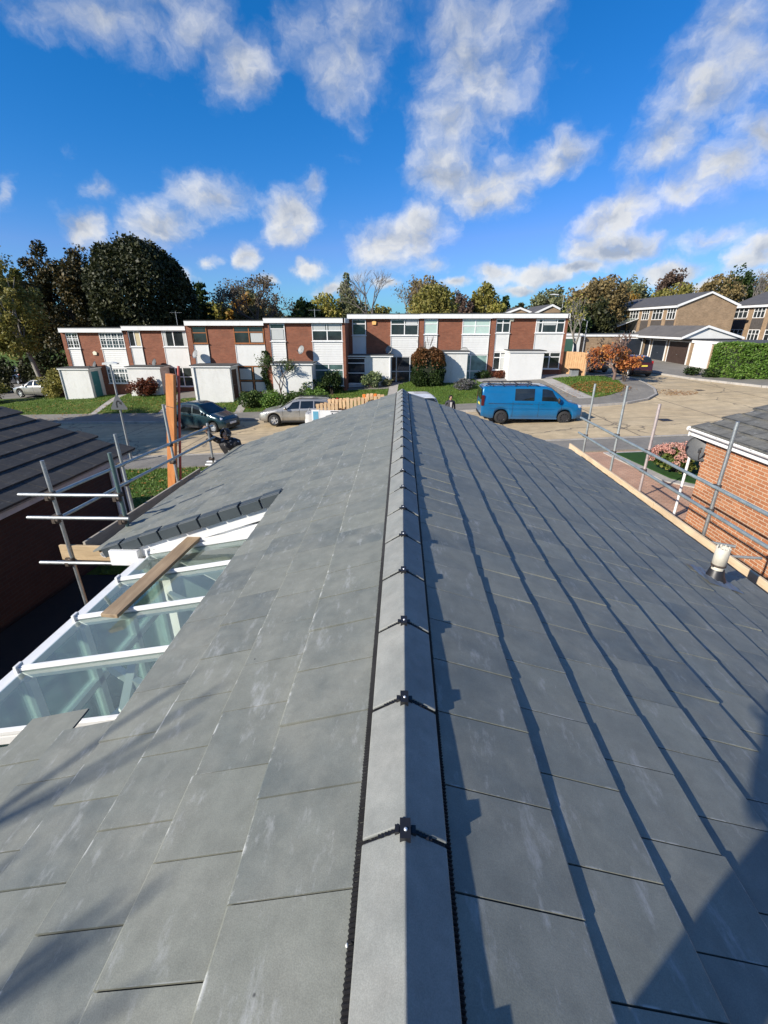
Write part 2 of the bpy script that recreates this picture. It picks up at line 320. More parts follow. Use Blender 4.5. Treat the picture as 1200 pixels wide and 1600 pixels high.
def tile_mat(name, c, tint2, scuff=.5, shine=.45, joint=0.):
    """interlocking concrete tile: tone per tile, blotches, pale scuffs, chipped lower edges, scratches"""
    m, nt, b = base_mat(name)
    g = nn(nt, 'ShaderNodeNewGeometry'); rnd = g.outputs['Random Per Island']
    ob = coords(nt, 'Object'); uv = coords(nt, 'UV')
    n1 = noise(nt, ob, 2.6, 7, .62); n2 = noise(nt, ob, 11, 6, .65); n3 = noise(nt, ob, 320, 2, .5)
    cc = mixc(nt, rnd, tuple(x*q for x, q in zip(c, (.70, .75, .79))), tuple(x*q for x, q in zip(c, (1.24, 1.22, 1.14))))
    cc = mixc(nt, ramp(nt, n1, [(.35, 0.), (.68, 1.)]), cc, tint2)
    cc = mixc(nt, .8, cc, ramp(nt, n2, [(.3, (.82,)*3), (.72, (1.18,)*3)]), 'MULTIPLY')
    cc = mixc(nt, .5, cc, ramp(nt, n3, [(.35, (.80,)*3), (.65, (1.2,)*3)]), 'MULTIPLY')
    # soft pale scuffs
    sc1 = ramp(nt, noise(nt, coords(nt, 'Object', (3.2, 1.1, 1), (0, 0, .35)), 4.2, 9, .74), [(.56, 0.), (.72, 1.)])
    cc = mixc(nt, mth(nt, 'MULTIPLY', sc1, scuff), cc, (.34, .35, .34))
    sc2 = ramp(nt, noise(nt, coords(nt, 'Object', (9, 1.4, 1), (0, 0, -.5)), 5.5, 8, .8), [(.63, 0.), (.70, 1.)])
    cc = mixc(nt, mth(nt, 'MULTIPLY', sc2, scuff*.7), cc, (.42, .42, .40))
    # chipped pale arris along the lower edge (v of the tile's own UV runs 0..1 down the slope)
    sp = nn(nt, 'ShaderNodeSeparateXYZ'); nt.links.new(uv, sp.inputs[0])
    edge = ramp(nt, sp.outputs[1], [(.965, 0.), (.985, 1.)])
    edge2 = ramp(nt, sp.outputs[0], [(.0, 1.), (.012, 0.)])
    ch = ramp(nt, noise(nt, ob, 9, 7, .7), [(.52, 0.), (.60, 1.)])
    e = mth(nt, 'MULTIPLY', mth(nt, 'MAXIMUM', edge, mth(nt, 'MULTIPLY', edge2, .6)), ch)
    cc = mixc(nt, mth(nt, 'MULTIPLY', e, .62), cc, (.52, .53, .51))
    if joint:
        je = mth(nt, 'MAXIMUM', ramp(nt, sp.outputs[0], [(.10, 1.), (.15, 0.)]), ramp(nt, sp.outputs[1], [(.78, 0.), (.84, 1.)]))
        je = mth(nt, 'MULTIPLY', je, ramp(nt, noise(nt, ob, 3.5, 6, .7), [(.34, 0.), (.52, 1.)]))
        cc = mixc(nt, mth(nt, 'MULTIPLY', je, joint), cc, (.018, .018, .014))
    # dark specks
    vo = nn(nt, 'ShaderNodeTexVoronoi'); nt.links.new(ob, vo.inputs['Vector']); vo.inputs['Scale'].default_value = 5.
    k = ramp(nt, vo.outputs['Distance'], [(.018, 1.), (.03, 0.)])
    cc = mixc(nt, mth(nt, 'MULTIPLY', k, .85), cc, (.02, .02, .02))
    nt.links.new(cc, b.inputs['Base Color'])
    nt.links.new(ramp(nt, n1, [(.3, shine), (.7, min(1, shine+.2))]), b.inputs['Roughness'])
    h = mth(nt, 'MULTIPLY_ADD', n3, .3, mth(nt, 'MULTIPLY', n2, .7)); bump(nt, b, h, .35, .0035)
    return m
# ------------------------------------------------------------------ ground and setting
def ss(a, b, x):
    u = min(1, max(0, (x-a)/(b-a))); return u*u*(3-2*u)
def G(X, Y):
    w = ss(12, 20, X); Xc = max(-45, min(45, X))
    bank = .8*ss(27.5, 36, Y)*(1-w) + w*.02*max(0, min(Y, 70)-24)
    return .05*(Xc-6.5)*ss(2, 16, Y) + bank
def sheet(name, poly, dz, mat, step=1.0, skirt=0, struct=True, label=None):
    pts = []
    n = len(poly)
    for i in range(n):
        a, b = Vector(poly[i]), Vector(poly[(i+1) % n]); k = max(1, int((b-a).length/step))
        pts += [a.lerp(b, j/k) for j in range(k)]
    nb = len(pts)
    xs = [p.x for p in pts]; ys = [p.y for p in pts]
    P = list(pts); Y = min(ys)+step*.5
    def inside(x, y):
        c = False
        for i in range(nb):
            a, b = pts[i], pts[i-1]
            if (a.y > y) != (b.y > y) and x < (b.x-a.x)*(y-a.y)/(b.y-a.y)+a.x: c = not c
        return c
    while Y < max(ys):
        X = min(xs)+step*.5
        while X < max(xs):
            if inside(X, Y) and min((p.x-X)**2+(p.y-Y)**2 for p in pts) > (step*.35)**2: P.append(Vector((X, Y)))
            X += step
        Y += step
    vs, es, fs, *_ = delaunay_2d_cdt([Vector((p.x, p.y)) for p in P], [(i, (i+1) % nb) for i in range(nb)], [], 1, 1e-5)
    mb = MB(); mb.add([(v.x, v.y, G(v.x, v.y)+dz) for v in vs], [tuple(f) for f in fs])
    if skirt:
        for i in range(nb):
            a, b = pts[i], pts[(i+1) % nb]
            mb.add([(a.x, a.y, G(a.x, a.y)+dz-skirt), (b.x, b.y, G(b.x, b.y)+dz-skirt), (b.x, b.y, G(b.x, b.y)+dz), (a.x, a.y, G(a.x, a.y)+dz)], [(0, 1, 2, 3)])
    o = mb.build(name, mat, fix=False)
    if struct: o['kind'] = 'structure'
    return o
def grass_mat():
    m, nt, b = base_mat('grass'); v = coords(nt, 'Object')
    n1 = noise(nt, v, .5, 6, .6); n2 = noise(nt, v, 5, 6, .7); n3 = noise(nt, v, 60, 3, .6)
    cc = ramp(nt, n1, [(.3, (.075, .125, .016)), (.55, (.105, .165, .024)), (.75, (.18, .205, .05))])
    cc = mixc(nt, .8, cc, ramp(nt, n2, [(.3, (.55,)*3), (.7, (1.35,)*3)]), 'MULTIPLY')
    cc = mixc(nt, .5, cc, ramp(nt, n3, [(.3, (.5,)*3), (.7, (1.4,)*3)]), 'MULTIPLY')
    nt.links.new(cc, b.inputs['Base Color']); b.inputs['Roughness'].default_value = .8; b.inputs['Specular IOR Level'].default_value = .2
    bump(nt, b, mth(nt, 'ADD', n3, n2), 1., .06); return m
def concrete_road_mat():
    m, nt, b = base_mat('concrete_road'); v = coords(nt, 'Object')
    n1 = noise(nt, v, .22, 6, .6); n2 = noise(nt, v, 1.6, 7, .7); n3 = noise(nt, v, 45, 3, .6)
    cc = ramp(nt, n1, [(.3, (.44, .335, .195)), (.7, (.54, .43, .265))])
    cc = mixc(nt, .9, cc, ramp(nt, n2, [(.28, (.66,)*3), (.72, (1.15,)*3)]), 'MULTIPLY')
    cc = mixc(nt, .5, cc, ramp(nt, n3, [(.3, (.75,)*3), (.7, (1.25,)*3)]), 'MULTIPLY')
    # tyre darkening along the lane, patches
    p = ramp(nt, noise(nt, coords(nt, 'Object', (.08, .5, 1)), 1.2, 6, .65), [(.45, 0.), (.68, 1.)])
    cc = mixc(nt, mth(nt, 'MULTIPLY', p, .5), cc, (.24, .20, .145))
    # slab joints and cracks
    br = nn(nt, 'ShaderNodeTexBrick'); nt.links.new(coords(nt, 'Object'), br.inputs['Vector'])
    br.inputs['Scale'].default_value = 1; br.inputs['Brick Width'].default_value = 5.2; br.inputs['Row Height'].default_value = 3.9; br.inputs['Mortar Size'].default_value = .03; br.offset = 0
    cc = mixc(nt, mth(nt, 'MULTIPLY', br.outputs['Fac'], .8), cc, (.06, .05, .04))
    vo = nn(nt, 'ShaderNodeTexVoronoi', feature='DISTANCE_TO_EDGE'); vo.inputs['Scale'].default_value = .17
    wv = nn(nt, 'ShaderNodeVectorMath', operation='ADD'); nt.links.new(v, wv.inputs[0])
    nz = nn(nt, 'ShaderNodeTexNoise'); nz.inputs['Scale'].default_value = .6; nz.inputs['Detail'].default_value = 6; nt.links.new(v, nz.inputs['Vector'])
    sc = nn(nt, 'ShaderNodeVectorMath', operation='SCALE'); sc.inputs['Scale'].default_value = 2.6; nt.links.new(nz.outputs['Color'], sc.inputs[0]); nt.links.new(sc.outputs[0], wv.inputs[1])
    nt.links.new(wv.outputs[0], vo.inputs['Vector'])
    cr = ramp(nt, vo.outputs['Distance'], [(.003, 1.), (.009, 0.)])
    cc = mixc(nt, mth(nt, 'MULTIPLY', cr, .75), cc, (.07, .06, .05))
    nt.links.new(cc, b.inputs['Base Color']); b.inputs['Roughness'].default_value = .85
    bump(nt, b, n3, .4, .008); return m
m_grass = grass_mat(); m_road = concrete_road_mat()
m_tarmac = M('tarmac', (.185, .172, .148), .9, .3, .8, .5, 70, dirt=((.16, .15, .13), .5))
m_kerb = M('kerb_stone', (.33, .31, .28), .85, .25, 1.5, .3, 50, dirt=((.12, .11, .09), .6))
m_slab = M('paving_slab', (.34, .32, .29), .85, .25, 1.2, .3, 50, dirt=((.16, .15, .12), .5))
m_gravel = M('grey_gravel', (.27, .26, .25), .95, .4, 9, 1., 40)
def paver_mat():
    m, nt, b = base_mat('brick_pavers'); v = coords(nt, 'Object', (1, 1, 1), (0, 0, R_(45)))
    bt = nn(nt, 'ShaderNodeTexBrick'); nt.links.new(v, bt.inputs['Vector']); bt.inputs['Scale'].default_value = 1
    bt.inputs['Brick Width'].default_value = .2; bt.inputs['Row Height'].default_value = .1; bt.inputs['Mortar Size'].default_value = .005
    bt.inputs['Color1'].default_value = (.40, .225, .145, 1); bt.inputs['Color2'].default_value = (.46, .28, .185, 1); bt.inputs['Mortar'].default_value = (.2, .15, .11, 1)
    n1 = noise(nt, coords(nt, 'Object'), 1.2, 6, .6)
    cc = mixc(nt, .8, bt.outputs['Color'], ramp(nt, n1, [(.3, (.75,)*3), (.7, (1.25,)*3)]), 'MULTIPLY')
    nt.links.new(cc, b.inputs['Base Color']); b.inputs['Roughness'].default_value = .85; bump(nt, b, mth(nt, 'MULTIPLY', bt.outputs['Fac'], -1.), .6, .006); return m
m_paver = paver_mat()
m_turf = M('artificial_turf', (.022, .060, .012), .9, .3, 6, 1., 150, spec=.2)
m_soil = M('garden_soil', (.06, .045, .03), .95, .35, 3, 1., 30)
def ground_base():
    xs = sorted(set([-700, -400, -250, -160, -100] + [x for x in range(-70, 91, 2)] + [130, 200, 300, 450, 700]))
    ys = sorted(set([-150, -80, -40] + [y for y in range(-20, 101, 2)] + [130, 180, 260, 400, 700, 1200]))
    mb = MB(); nx = len(xs)
    vs = [(x, y, G(x, y)-.07) for y in ys for x in xs]
    fs = [(j*nx+i, j*nx+i+1, (j+1)*nx+i+1, (j+1)*nx+i) for j in range(len(ys)-1) for i in range(nx-1)]
    mb.add(vs, fs, 0, None, True); o = mb.build('ground', m_grass, fix=False); o['kind'] = 'structure'
ground_base()
sheet('road', [(-80, 19), (70, 19), (70, 40), (27, 42), (24.4, 54), (13.5, 54), (13.5, 36), (-80, 36)], 0, m_road, 2.0)
ARC = [(11.5, 27.0), (13.2, 27.25), (14.8, 28.1), (15.9, 29.3), (16.6, 31), (16.95, 33), (17.0, 36), (17.0, 46), (15.5, 47)]
sheet('pavement', [(-80, 31.5), (-30, 29.6), (-21, 28.6), (-14, 27.6), (-8, 27.15), (0, 27.0)] + ARC + [(12.5, 60), (-80, 60)], .11, m_tarmac, 1.5, .16)
sheet('pavement', [(20.0, 52), (20.0, 44), (20.25, 39.6), (21.2, 35), (23.0, 30.4), (26.5, 27.0), (34, 24.8), (75, 22.5), (75, 90), (24, 90), (20, 60)], .11, m_tarmac, 2., .16)
sheet('pavement', [(-80, 17.2), (70, 17.2), (70, 19.02), (-80, 19.02)], .11, m_tarmac, 1.5, .16)
def kerb(pts, name='kerb', w=.13, h=.135):
    mb = MB()
    for a, b in zip(pts[:-1], pts[1:]):
        a, b = Vector(a), Vector(b); k = max(1, int((b-a).length/.9)); d = (b-a).normalized(); n = Vector((-d.y, d.x))*w/2
        for j in range(k):
            p, q = a.lerp(b, j/k)+d*.004, a.lerp(b, (j+1)/k)-d*.004
            vs = [(v.x, v.y, G(v.x, v.y)+z) for z in (-.1, h) for v in (p-n, q-n, q+n, p+n)]
            mb.add(vs, [(0, 3, 2, 1), (4, 5, 6, 7), (0, 1, 5, 4), (1, 2, 6, 5), (2, 3, 7, 6), (3, 0, 4, 7)])
    o = mb.build(name, m_kerb); o['kind'] = 'structure'; return o
kerb([(-60, 30.9), (-30, 29.6), (-21, 28.6), (-14, 27.6), (-8, 27.15), (0, 27.0)] + ARC[:-1])
kerb([(20.0, 52), (20.0, 44), (20.25, 39.6), (21.2, 35), (23.0, 30.4), (26.5, 27.0), (34, 24.8)])
kerb([(-40, 19.02), (40, 19.02)])
# lawns in front of the terrace, split by the garden paths
LAWN = [
 [(-60, 33.5), (-27.5, 31.2), (-21.5, 30.6), (-22.6, 36.3), (-27, 36.6), (-60, 38)],
 [(-21.0, 30.55), (-16.4, 30.05), (-17.6, 36.3), (-22.0, 36.3)],
 [(-15.8, 30.0), (-10.9, 29.4), (-11.6, 33.4), (-16.2, 33.4)],
 [(-10.3, 29.3), (-1.0, 29.05), (-.9, 33.4), (-3.6, 33.5), (-3.8, 33.4), (-11.0, 33.4)],
 [(-.35, 29.0), (7.2, 28.95), (5.4, 35.5), (.6, 35.6), (-.2, 34.6)],
 [(12.1, 29.05), (13.2, 29.5), (14.2, 30.3), (14.95, 31.6), (15.3, 33.4), (15.0, 35.0), (12.6, 34.6), (11.0, 34.3)],
]
for pl in LAWN: sheet('lawn', pl, .135, m_grass, .8, .03)
sheet('garden_path', [(11.15, 28.98), (12.0, 29.02), (10.9, 34.3), (10.1, 34.3)], .128, m_slab, .8, .03)
sheet('garden_path', [(-1.0, 28.95), (-.35, 28.95), (-.1, 35.9), (-.8, 35.9)], .128, m_slab, .8, .03)
for (a, b) in (((-21.3, 30.5), (-22.3, 36.3)), ((-16.1, 29.9), (-16.9, 33.4)), ((-10.6, 29.3), (-11.3, 33.4))):
    sheet('garden_path', [(a[0]-.28, a[1]), (a[0]+.28, a[1]), (b[0]+.28, b[1]), (b[0]-.28, b[1])], .128, m_slab, .8, .03)
sheet('patio', [(5.7, 34.3), (13.0, 34.75), (13.0, 36.0), (5.5, 36.0)], .138, m_gravel, .8, .04)
# right-hand front gardens: brick drive, artificial turf with a stone border
sheet('brick_drive', [(3.4, 3), (6.9, 3), (7.0, 10.7), (12, 10.9), (13.5, 17.2), (3.4, 17.2)], .05, m_paver, 1.2, .1)
sheet('stone_border', [(7.75, 17.0), (12.6, 17.0), (12.6, 12.9), (9.0, 12.7), (8.2, 13.6)], .085, m_slab, .8, .05)
sheet('lawn', [(8.1, 16.75), (12.35, 16.8), (12.35, 13.15), (9.1, 12.95), (8.5, 13.75)], .115, m_turf, .6, .04)
# left-hand front garden
sheet('lawn', [(-14, 17.2), (-4.6, 17.2), (-4.6, 8), (-6.3, 8), (-6.5, 11), (-14, 11)], .05, m_grass, .8, .04)
sheet('front_drive', [(-4.5, 17.2), (3.4, 17.2), (3.4, 10), (-4.5, 10)], .05, m_tarmac, 1.2, .1)
sheet('side_passage', [(-6.6, -6), (-2.9, -6), (-2.9, 8), (-6.6, 8)], .03, M('shade_dark_ground', (.012, .011, .010), .8, .3, 2, .4, 30), 1.2, .08)  # passage shade is put into the near-black ground colour
def blades():
    # short grass as one mass of thin blades over the lawns we look down on
    V = []; F = []
    for pl, n in ((LAWN[0], 5000), (LAWN[1], 4500), (LAWN[2], 4500), (LAWN[3], 6500), (LAWN[4], 6000), (LAWN[5], 6000), ([(-14, 17.2), (-4.6, 17.2), (-4.6, 8), (-6.3, 8), (-6.5, 11), (-14, 11)], 16000)):
        xs = [p[0] for p in pl]; ys = [p[1] for p in pl]; k = 0
        z0 = .135 if pl in LAWN else .05
        while k < n:
            x, y = random.uniform(max(-30, min(xs)), max(xs)), random.uniform(min(ys), max(ys)); c = False
            for i in range(len(pl)):
                a, b = pl[i], pl[i-1]
                if (a[1] > y) != (b[1] > y) and x < (b[0]-a[0])*(y-a[1])/(b[1]-a[1])+a[0]: c = not c
            k += 1
            if not c: continue
            h = random.uniform(.03, .11); w = random.uniform(.012, .03); t = random.uniform(0, 6.28); lean = random.uniform(-.06, .06)
            z = G(x, y)+z0-.005; dx, dy = math.cos(t)*w, math.sin(t)*w; i = len(V)
            V += [(x-dx, y-dy, z), (x+dx, y+dy, z), (x+lean*dy/w*.9, y-lean*dx/w*.9, z+h)]; F.append((i, i+1, i+2))
    me = bpy.data.meshes.new('grass_blades'); me.from_pydata(V, [], F)
    me.materials.append(leafm('grass_blade', [(.04, .10, .012), (.07, .15, .02), (.14, .18, .04)], .2))
    o = bpy.data.objects.new('grass_blades', me); col.objects.link(o)
    setp(o, 'short green grass blades covering the front lawns', 'grass', kind='stuff')
blades()
def fallen():
    V = []; F = []
    def scatter(cx, cy, rx, ry, n, z0):
        for _ in range(n):
            t = random.uniform(0, 6.28); r = math.sqrt(random.random()); x, y = cx+math.cos(t)*r*rx, cy+math.sin(t)*r*ry
            z = G(x, y)+z0+.03; s = random.uniform(.03, .07); a = random.uniform(0, 6.28); i = len(V)
            for k in range(4):
                q = a+k*math.pi/2; V.append((x+math.cos(q)*s, y+math.sin(q)*s*.7, z+random.uniform(0, .03)))
            F.append((i, i+1, i+2, i+3))
    scatter(13.3, 31.4, 1.9, 1.5, 1500, .135); scatter(12.4, 31, 3, 2.2, 260, .135)
    scatter(-22, 31.5, 9, 2.5, 900, .13); scatter(-10, 31, 8, 2, 250, .13); scatter(17.4, 29.8, 1.2, 1.0, 260, .0); scatter(-8.5, 15.5, 3, 2, 160, .05)
    me = bpy.data.meshes.new('fallen_leaves'); me.from_pydata(V, [], F)
    me.materials.append(leafm('fallen_leaf', [(.20, .07, .02), (.33, .14, .03), (.40, .24, .08)], 0))
    o = bpy.data.objects.new('fallen_leaves', me); col.objects.link(o)
    setp(o, 'orange and brown fallen leaves littering the lawns and kerb', 'leaves', kind='stuff')
fallen()
# ------------------------------------------------------------------ the bungalow whose roof we stand on
ZR, X0, TP = 3.40, .027, .335
AL = math.atan(TP); CA, SA = math.cos(AL), math.sin(AL)
GA = .290; XE1 = .46; NC = 12; TW = .285
YN, YF = -1.6, 9.62
m_tileL = m_tileR = tile_mat('roof_tile_concrete', (.156, .163, .143), (.198, .202, .172), .7, .5)
m_ridge = tile_mat('ridge_tile_concrete', (.215, .218, .200), (.262, .262, .238), .20, .62)
m_black = M('black_plastic', (.014, .014, .016), .45, .2, 6, .1, 80)
m_upvc = M('white_upvc', (.72, .72, .70), .35, .05, 2, .04, 30, dirt=((.45, .43, .38), .35))
m_zinc = M('galvanised_tube', (.36, .38, .38), .48, .3, 7, .25, 50, metal=.75, dirt=((.22, .22, .2), .6))
m_zinc2 = M('weathered_tube', (.30, .33, .33), .6, .35, 5, .3, 40, metal=.5, dirt=((.3, .24, .18), .6))
m_rust = M('rusty_fitting', (.09, .07, .055), .7, .5, 9, .5, 40, metal=.5)
bung = thing('bungalow', 'bungalow under the new grey tiled roof that fills the foreground', 'bungalow', (0, 3, 0))
def slopeP(sg, s, n, y): return (X0+sg*(s*CA+n*SA), y, ZR-.045-s*SA+n*CA)
def tiles(name, sg, mat, clip):
    mb = MB(); th = .017
    for k in range(NC+1):
        x1 = XE1+GA*(k) if k > 0 else XE1
        if k == NC: continue
        s1 = (XE1+GA*k)/CA; s0 = s1-GA/CA-.03 if k else .05
        off = (k % 2)*TW/2; nt_ = int((YF-YN)/TW)+2
        for j in range(nt_):
            ya = YN+off+(j-1)*TW; yb = ya+TW-.0055
            ya, yb = max(ya, YN), min(yb, YF)
            if yb-ya < .03: continue
            for (a, b) in clip(k, ya, yb):
                jn = random.uniform(-.0022, .0022); js = random.uniform(-.005, .005); tw = random.uniform(-.0034, .0034)
                n0, n1 = .004, .0255+jn
                P = lambda s, n, y: slopeP(sg, s, n, y)
                e = .004  # eased lower arris
                vs = [P(s0, n0-.006, a), P(s1+js, n1-th+tw, a), P(s1+js+.003, n1-e+tw, a), P(s1+js-e, n1+tw, a), P(s0, n0+.003, a),
                      P(s0, n0-.006, b), P(s1+js, n1-th-tw, b), P(s1+js+.003, n1-e-tw, b), P(s1+js-e, n1-tw, b), P(s0, n0+.003, b)]
                fs = [(0, 1, 6, 5), (1, 2, 7, 6), (2, 3, 8, 7), (3, 4, 9, 8), (4, 0, 5, 9), (0, 4, 3, 2, 1), (5, 6, 7, 8, 9)]
                q = [(0, 0), (1, 0), (1, 1), (0, 1)]
                uv = [[(.5, .5)]*4, [(.5, .97)]*4, [(0, .98), (0, 1), (1, 1), (1, .98)], [(0, .985), (0, 0), (1, 0), (1, .985)], [(.5, .5)]*4, [(.5, .5)]*5, [(.5, .5)]*5]
                mb.add(vs, fs, 0, uv)
    o = mb.build(name, mat, bung, True, fix=True); return o
def clipL(k, a, b):
    if k <= 3: return [(a, b)]
    out = []; m = (a+b)/2
    if m < 1.56: out.append((a, b))
    elif b > 4.62: out.append((max(a, 4.62), b))
    return out
tiles('roof_slope', 1, m_tileR, lambda k, a, b: [(a, b)])
tiles('roof_slope', -1, m_tileL, clipL)
# underlay so that nothing shows through the joints
mb = MB()
def slab(sg, s0, s1, y0, y1):
    vs = [slopeP(sg, s, n, y) for s in (s0, s1) for n in (-.03, -.006) for y in (y0, y1)]
    mb.add(vs, [(0, 1, 3, 2), (4, 6, 7, 5), (0, 4, 5, 1), (2, 3, 7, 6), (0, 2, 6, 4), (1, 5, 7, 3)])
SE = (XE1+GA*(NC-1)-.03)/CA
slab(1, 0, SE, YN, YF-.03); slab(-1, 0, (XE1+GA*3-.05)/CA, YN, YF-.03); slab(-1, (XE1+GA*3-.05)/CA, SE, YN, 1.5); slab(-1, (XE1+GA*3-.05)/CA, SE, 4.66, YF-.03)
mb.build('roof_underlay', m_black, bung, True)
# ridge: ribbed vent roll either side, angle tiles, black clips and unions
mb = MB()
for sg in (-1, 1):
    y = YN
    while y < YF-.02:
        w = .0052; n0 = .017
        a, b = .106, .133 if sg < 0 else .126
        jit = random.uniform(-.0015, .0015)
        vs = [slopeP(sg, a, n0, y), slopeP(sg, b, n0-.004+jit, y), slopeP(sg, b, n0+.004+jit, y+w*.5), slopeP(sg, a, n0+.008, y+w*.5), slopeP(sg, b, n0-.004+jit, y+w*2), slopeP(sg, a, n0, y+w*2)]
        mb.add(vs, [(0, 1, 2, 3), (3, 2, 4, 5)]); 
        vs = [slopeP(sg, b, n0-.022, y), slopeP(sg, b, n0-.022, y+w*2), slopeP(sg, b, n0-.004+jit, y+w*2), slopeP(sg, b, n0-.004+jit, y)]
        mb.add(vs, [(0, 1, 2, 3)]); y += w*2
mb.build('ridge_vent_roll', m_black, bung, True)
mb = MB()
for (yy) in (.345, .352, .361, .17, .185, .555):
    mb = MB(); mb.sphere(slopeP(-1, random.uniform(.112, .130), .030, yy), .0035, 6, 4, 0, (1, 1.5, .7)); mb.build('mortar_speck', M('pale_mortar', (.6, .6, .56), .9), bung, True)
HWR, RTH, RDROP = .113, .014, .071
RP = .4475; yj = .77-RP*5; k = 0
while yj < YF-.05:
    y0, y1 = yj+.0045, min(yj+RP-.0045, YF-.03)
    mb = MB(); jx = random.uniform(-.002, .002); jz = random.uniform(-.002, .002)
    tz = .008  # near end sits a touch high
    zt = ZR+.016+jz
    prof = [(-HWR, zt-RDROP-.012), (-HWR, zt-RDROP), (0, zt), (HWR, zt-RDROP), (HWR, zt-RDROP-.012), (0, zt-RTH)]
    n = 6; vs = [(X0+jx+p[0], y0, p[1]+tz) for p in prof] + [(X0+jx+p[0], y1, p[1]) for p in prof]
    fs = [tuple(range(n)), tuple(range(n, 2*n))[::-1]] + [(q, n+q, n+(q+1) % n, (q+1) % n) for q in range(n)]
    mb.add(vs, fs, 0, [[(.5, .5)]*len(f) for f in fs])
    rt = mb.build('ridge_tile', m_ridge, bung, True); bevel(rt, .0035, 2)
    mb = MB()
    yb = yj; zt = ZR+.019
    # union strip with a serrated edge under the joint
    for sg in (-1, 1):
        for q in range(12):
            a = .006+q*.0088; zz = zt-a/HWR*RDROP
            mb.box(X0+sg*a-.0040, X0+sg*a+.0040, yb-.0075+(q % 2)*.0025, yb+.004, zz-.012, zz-.001+(.0025 if q < 8 else -.004))
    mb.box(X0-.014, X0+.014, yb-.034, yb+.018, zt-.010, zt+.009)
    mb.box(X0-.027, X0-.016, yb-.012, yb+.008, zt-.022, zt-.003); mb.box(X0+.016, X0+.028, yb-.012, yb+.008, zt-.022, zt-.004)
    cl = mb.build('ridge_clip', m_black, rt, True)
    mb = MB(); mb.lathe([(.0001, .0125), (.0042, .012), (.005, .008)], (X0+.001, yb-.012, zt), 'z', 10)
    mb.build('screw_head', M('bright_screw', (.75, .75, .75), .35, .1, metal=.6), rt, True)
    yj += RP; k += 1
# eaves: white fascia, gutter both sides
for sg in (-1, 1):
    for (ya, yb) in (((YN, YF-.1),) if sg > 0 else ((YN, 1.4), (4.75, YF-.1))):
        x = X0+sg*3.54; mb = MB(); mb.box(min(x, x+sg*.022), max(x, x+sg*.022), ya, yb, 1.92, 2.07); mb.build('fascia_board', m_upvc, bung, True)
        mb = MB(); pr = [(x+sg*(.085+.055*math.cos(t)), 2.05+.055*math.sin(t)) for t in np.linspace(math.pi, 2*math.pi, 9)] + [(x+sg*(.085+.051*math.cos(t)), 2.05+.051*math.sin(t)) for t in np.linspace(2*math.pi, math.pi, 9)]
        mb.prism(pr, ya, yb, 'xz'); mb.build('gutter', m_upvc, bung, True)
m_brickO = brick('orange_brick', (.32, .12, .05), (.42, .18, .082), (.52, .42, .30), .7)
m_brickD = brick('shade_dark_red_brick', (.034, .012, .008), (.046, .017, .011), (.036, .028, .023), .6)  # second brick has the left neighbour wall's shade darkened into its colour
mb = MB(); mb.box(-3.1, 3.12, YN+.1, 1.35, -.9, 2.05); mb.build('wall', m_brickO, bung, True)
mb = MB(); mb.box(-3.1, -1.25, 4.72, YF-.25, -.9, 2.05); mb.box(-1.24, 3.12, 1.36, YF-.25, -.9, 2.05); mb.build('wall', m_brickO, bung, True)
mb = MB(); mb.prism([(-3.1, 2.052), (3.12, 2.052), (X0, 3.2)], YF-.35, YF-.25, 'xz'); mb.prism([(-3.1, 2.052), (3.12, 2.052), (X0, 3.2)], YN+.1, YN+.2, 'xz'); mb.build('gable', m_brickO, bung, True)
# cut verge of the front wing above the glass roof: white bargeboard, soffit box, cream infill, black verge caps
mb = MB()
def vq(xa, xb, na, nb, ya, yb):
    sa, sb = (X0-xa)/CA, (X0-xb)/CA
    vs = [slopeP(-1, s, n, y) for s in (sa, sb) for n in (na, nb) for y in (ya, yb)]
    mb.add(vs, [(0, 1, 3, 2), (4, 6, 7, 5), (0, 4, 5, 1), (2, 3, 7, 6), (0, 2, 6, 4), (1, 5, 7, 3)])
vq(-1.22, -3.30, -.215, -.012, 4.585, 4.608); mb.build('bargeboard', m_upvc, bung, True)
mb = MB(); vq(-1.25, -3.05, -.60, -.03, 4.66, 4.70); mb.build('cream_infill', M('cream_board', (.52, .46, .36), .6, .12, 2, .1, dirt=((.35, .31, .24), .5)), bung, True)
mb = MB(); mb.box(-3.36, -3.02, 4.50, 4.66, 2.03, 2.22); bevel(mb.build('box_end', m_upvc, bung, True), .006)
mb = MB()
for q in range(9):
    xa = -1.30-.243*q; xb = xa-.235; ti = random.uniform(-.004, .004)
    mb = MB(); vq(xa, xb+.012, -.085, .036+ti-.008*(q % 2), 4.545, 4.582); vq(xa, xb+.012, .028+ti, .040+ti-.008*(q % 2), 4.582, 4.70)
    o = mb.build('verge_cap', M('dark_verge_plastic', (.050, .062, .067), .5, .15, 3, .1, 60), bung, True); bevel(o, .006, 2)
